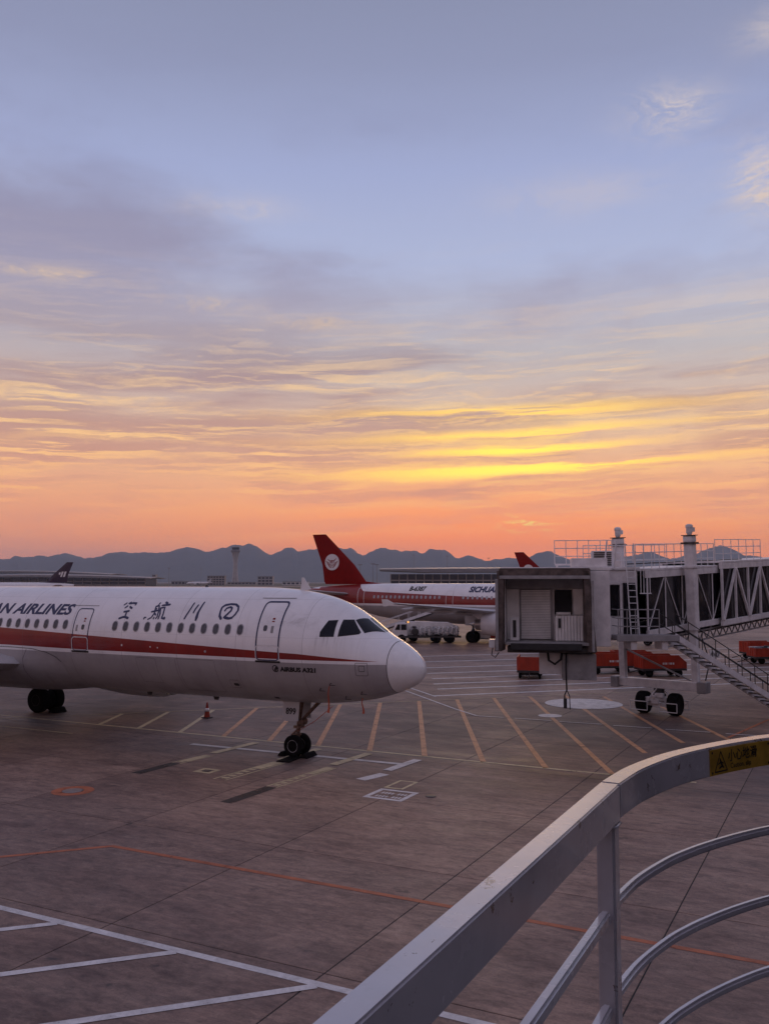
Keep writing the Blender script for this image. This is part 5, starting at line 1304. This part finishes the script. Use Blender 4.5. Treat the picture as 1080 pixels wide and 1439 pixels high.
def post(p, d, z1=TOPZ-.094, w=.055):
    d = d.normalized(); nn = Vector((-d.y, d.x)); mb = MB(); v = []
    for z in (deck_z, z1):
        for a, b_ in ((-w/2, -w/2), (w/2, -w/2), (w/2, w/2), (-w/2, w/2)):
            q = p + d*a*1.0 + nn*b_*.85; v.append(tuple(Rl(q.x, q.y, z)))
    return mb.hexa([v[0], v[1], v[2], v[3], v[4], v[5], v[6], v[7]]).build('post', M['rail'], plat, bevel=.006, seg=2)
post(Vector((.585, 2.375)) - dirS*.036, dirS); post(Vector((.585, 2.375)) - dirS*1.6, dirS); post(Vector((.585, 2.375)) - dirS*3.3, dirS); post(Vector((2.57, 3.30)), Vector((1, 0)), TOPZ-.091)
for zz in (TOPZ-.0965, TOPZ-.302, TOPZ-.528):
    q = Vector((.585, 2.375)) - dirS*.036; ring_ = []
    for k in range(17):
        a_ = 2*math.pi*k/16; r_ = .0300 + .0012*random.random(); c_, s__ = math.cos(a_), math.sin(a_); m_ = max(abs(c_), abs(s__)*1.12); nn_ = Vector((-dirS.y, dirS.x)); w_ = q + dirS*(c_/m_*r_) + nn_*(s__/m_*r_); ring_.append(Rl(w_.x, w_.y, zz + random.uniform(-.0012, .0012)))
    if zz > TOPZ-.2: MB().tube(ring_, .0035, 6).build('weld_bead', M['rail'], plat, smooth=True)
# caution plate bent to the inside of the curve
M['brass'] = pm('ochre_plate', (.58, .34, .045), .42, .2, .18, 14, dirt=.25)
acc = [0.0]
for i in range(1, len(cfine)): acc.append(acc[-1] + (cfine[i]-cfine[i-1]).length)
def along(s):
    for i in range(1, len(cfine)):
        if acc[i] >= s:
            f = (s-acc[i-1])/(acc[i]-acc[i-1]); p = cfine[i-1].lerp(cfine[i], f); d = (cfine[i]-cfine[i-1]).normalized(); return p, d
    return cfine[-1], Vector((1, 0))
s_a = next(acc[i] for i, p in enumerate(cfine) if p.x > .985); s_b = next(acc[i] for i, p in enumerate(cfine) if p.x > 1.262)
sgn_len = s_b - s_a; zc0, zc1 = TOPZ-.088, TOPZ-.008
def onface(x, z, off):
    p, d = along(s_a + x); q = p + Vector((d.y, -d.x))*(.026+off); return Rl(q.x, q.y, z)
pl = empty('caution_plate', tuple(cf(*along((s_a+s_b)/2)[0], deck_z)), YAW); pc = along((s_a+s_b)/2)[0]; tag(pl, 'ochre slip caution plate in black lettering, fixed to the curved top rail', 'sign')
def rel(v): return v - Rl(pc.x, pc.y, deck_z)
mb = MB(); n = 14
for i in range(n+1):
    x = sgn_len*i/n
    for off, z in ((.0005, zc0), (.0035, zc0), (.0035, zc1), (.0005, zc1)): mb.v.append(tuple(rel(onface(x, z, off))))
for i in range(n):
    for k in range(4): mb.f.append((i*4+k, i*4+(k+1) % 4, (i+1)*4+(k+1) % 4, (i+1)*4+k))
mb.f += [(0, 1, 2, 3), tuple(n*4+k for k in (3, 2, 1, 0))]; mb.build('plate', M['brass'], pl, smooth='auto')
def plate_geo(V, Fc, x0, z0, nm, off=.0045):
    mb = MB(); mb.v = [tuple(rel(onface(max(0, x0+v[0]), z0+v[1], off))) for v in V]; mb.f = Fc; mb.build(nm, M['ink'], pl, fix=False)
V, Fc = text_geo('小心地滑', .040, 0, .0006); plate_geo(V, Fc, .100, zc0+.038, 'caution_characters')
V, Fc = text_geo('Caution, slip', .0225, 0, .0002); plate_geo(V, Fc, .112, zc0+.013, 'caution_lettering')
V, Fc = strokes_geo([[(.024, .010, .004), (.094, .010, .004)], [(.094, .010, .004), (.059, .071, .004)], [(.059, .071, .004), (.024, .010, .004)], [(.050, .020, .006), (.066, .026, .007), (.074, .020, .005)], [(.054, .048, .006), (.060, .036, .010), (.066, .027, .007)], [(.044, .033, .004), (.058, .038, .004), (.072, .034, .004)]]); plate_geo(V, Fc, 0, zc0, 'slip_symbol')
for x in (.010, sgn_len-.010):
    for z in (zc0+.009, zc1-.009):
        V = [(.004*math.cos(2*math.pi*k/10), .004*math.sin(2*math.pi*k/10)) for k in range(10)]; plate_geo(V, [tuple(range(10))], x, z, 'screw', .005)
# deck below (out of the picture) with legs to the apron
dk = empty('viewing_platform', tuple(cf(1.0, .6)), YAW); tag(dk, 'steel viewing platform deck on legs under the grey railing', 'platform')
poly = [Vector((2.75, -1.2)), Vector((2.75, 3.42))] + [p + Vector((-.02, .10)) for p in reversed(cfine[2:])] + [Vector((.50, 2.42)), Vector((.585, 2.375)) - dirS*3.5 + Vector((-.09, .05)), Vector((-1.0, -1.2))]
MB().prism([(p.x-1.0, p.y-.6) for p in poly], lambda a, b_, h: (a, b_, h), deck_z-.14, deck_z).build('deck', M['grey'], dk)
for x, y in ((2.4, 2.9), (2.4, -.9), (-.6, -.9), (1.0, 2.3)): MB().box(x-1.0-.09, x-1.0+.09, y-.6-.09, y-.6+.09, 0, deck_z-.141).build('leg', M['steel_paint'], dk)

# ------------------------------------------------------------------ terminal beside and behind the platform (outside the picture)
tmn = empty('terminal_building', (42, 35, 0)); tag(tmn, 'dark glazed terminal block alongside the stands, beside the viewing platform', 'building')
MB().box(-17, 17, -115, 115, 0, 13).build('wall', M['far_wall'], tmn); MB().box(-19, 19, -117, 117, 13.01, 14.0).build('roof', M['far_roof'], tmn)
for k in range(38):
    for z0, z1 in ((1.0, 4.2), (5.2, 8.6), (9.4, 12.4)): MB().box(-17.08, -16.98, -113.5 + k*6, -108.2 + k*6, z0, z1).build('window', M['far_glass'], tmn)
wk = empty('walkway', (3, -3.6, 0)); tag(wk, 'enclosed walkway leading from the terminal to the viewing platform', 'walkway')
MB().box(-7, 21.9, -1.7, 1.7, 3.6, 8.4).build('wall', M['dark_metal'], wk); MB().box(-7.2, 21.95, -1.9, 1.9, 8.41, 8.6).build('roof', M['far_roof'], wk)
for x in (-6, 4, 14): MB().box(x-.2, x+.2, -.2, .2, 0, 3.59).build('column', M['steel_paint'], wk)
for k in range(12): MB().box(-6.6+k*2.2, -4.8+k*2.2, 1.66, 1.74, 4.6, 7.4).build('window', M['glass'], wk)

shade_box = empty('rail_shade_box', tuple(cf(4.8, .8)), YAW); tag(shade_box, 'dark box added beside the viewing platform to shade the railing', 'building')  # unseen box, added to block sky light from the railing's inner faces
MB().box(-1.85, 1.8, -3.8, 3.7, deck_z - .2, deck_z + 3.9).build('wall', M['black'], shade_box); MB().box(-2.0, 1.95, -3.95, 3.85, deck_z + 3.91, deck_z + 4.1).build('roof', M['far_roof'], shade_box)
MB().box(-1.9, -1.84, -.5, .5, deck_z, deck_z + 2.1).build('door', M['grey'], shade_box)
for x in (-1.5, 1.4):
    for y in (-3.4, 3.3): MB().box(x-.12, x+.12, y-.12, y+.12, 0, deck_z - .21).build('column', M['steel_paint'], shade_box)

# ------------------------------------------------------------------ air: evening haze
hz = MB().box(-12800, 12800, -12800, 12800, -3, 520).build('haze', pm('haze_air', (.5, .5, .5)), None); tag(hz, kind='stuff')
hm = bpy.data.materials.new('haze_volume'); hm.use_nodes = True; nt = hm.node_tree; nt.nodes.clear()
pv = nt.nodes.new('ShaderNodeVolumePrincipled'); pv.inputs['Color'].default_value = (.68, .80, 1.0, 1); pv.inputs['Density'].default_value = 7.5e-5; pv.inputs['Anisotropy'].default_value = .2
no = nt.nodes.new('ShaderNodeOutputMaterial'); nt.links.new(pv.outputs[0], no.inputs['Volume'])
hz.data.materials.clear(); hz.data.materials.append(hm)
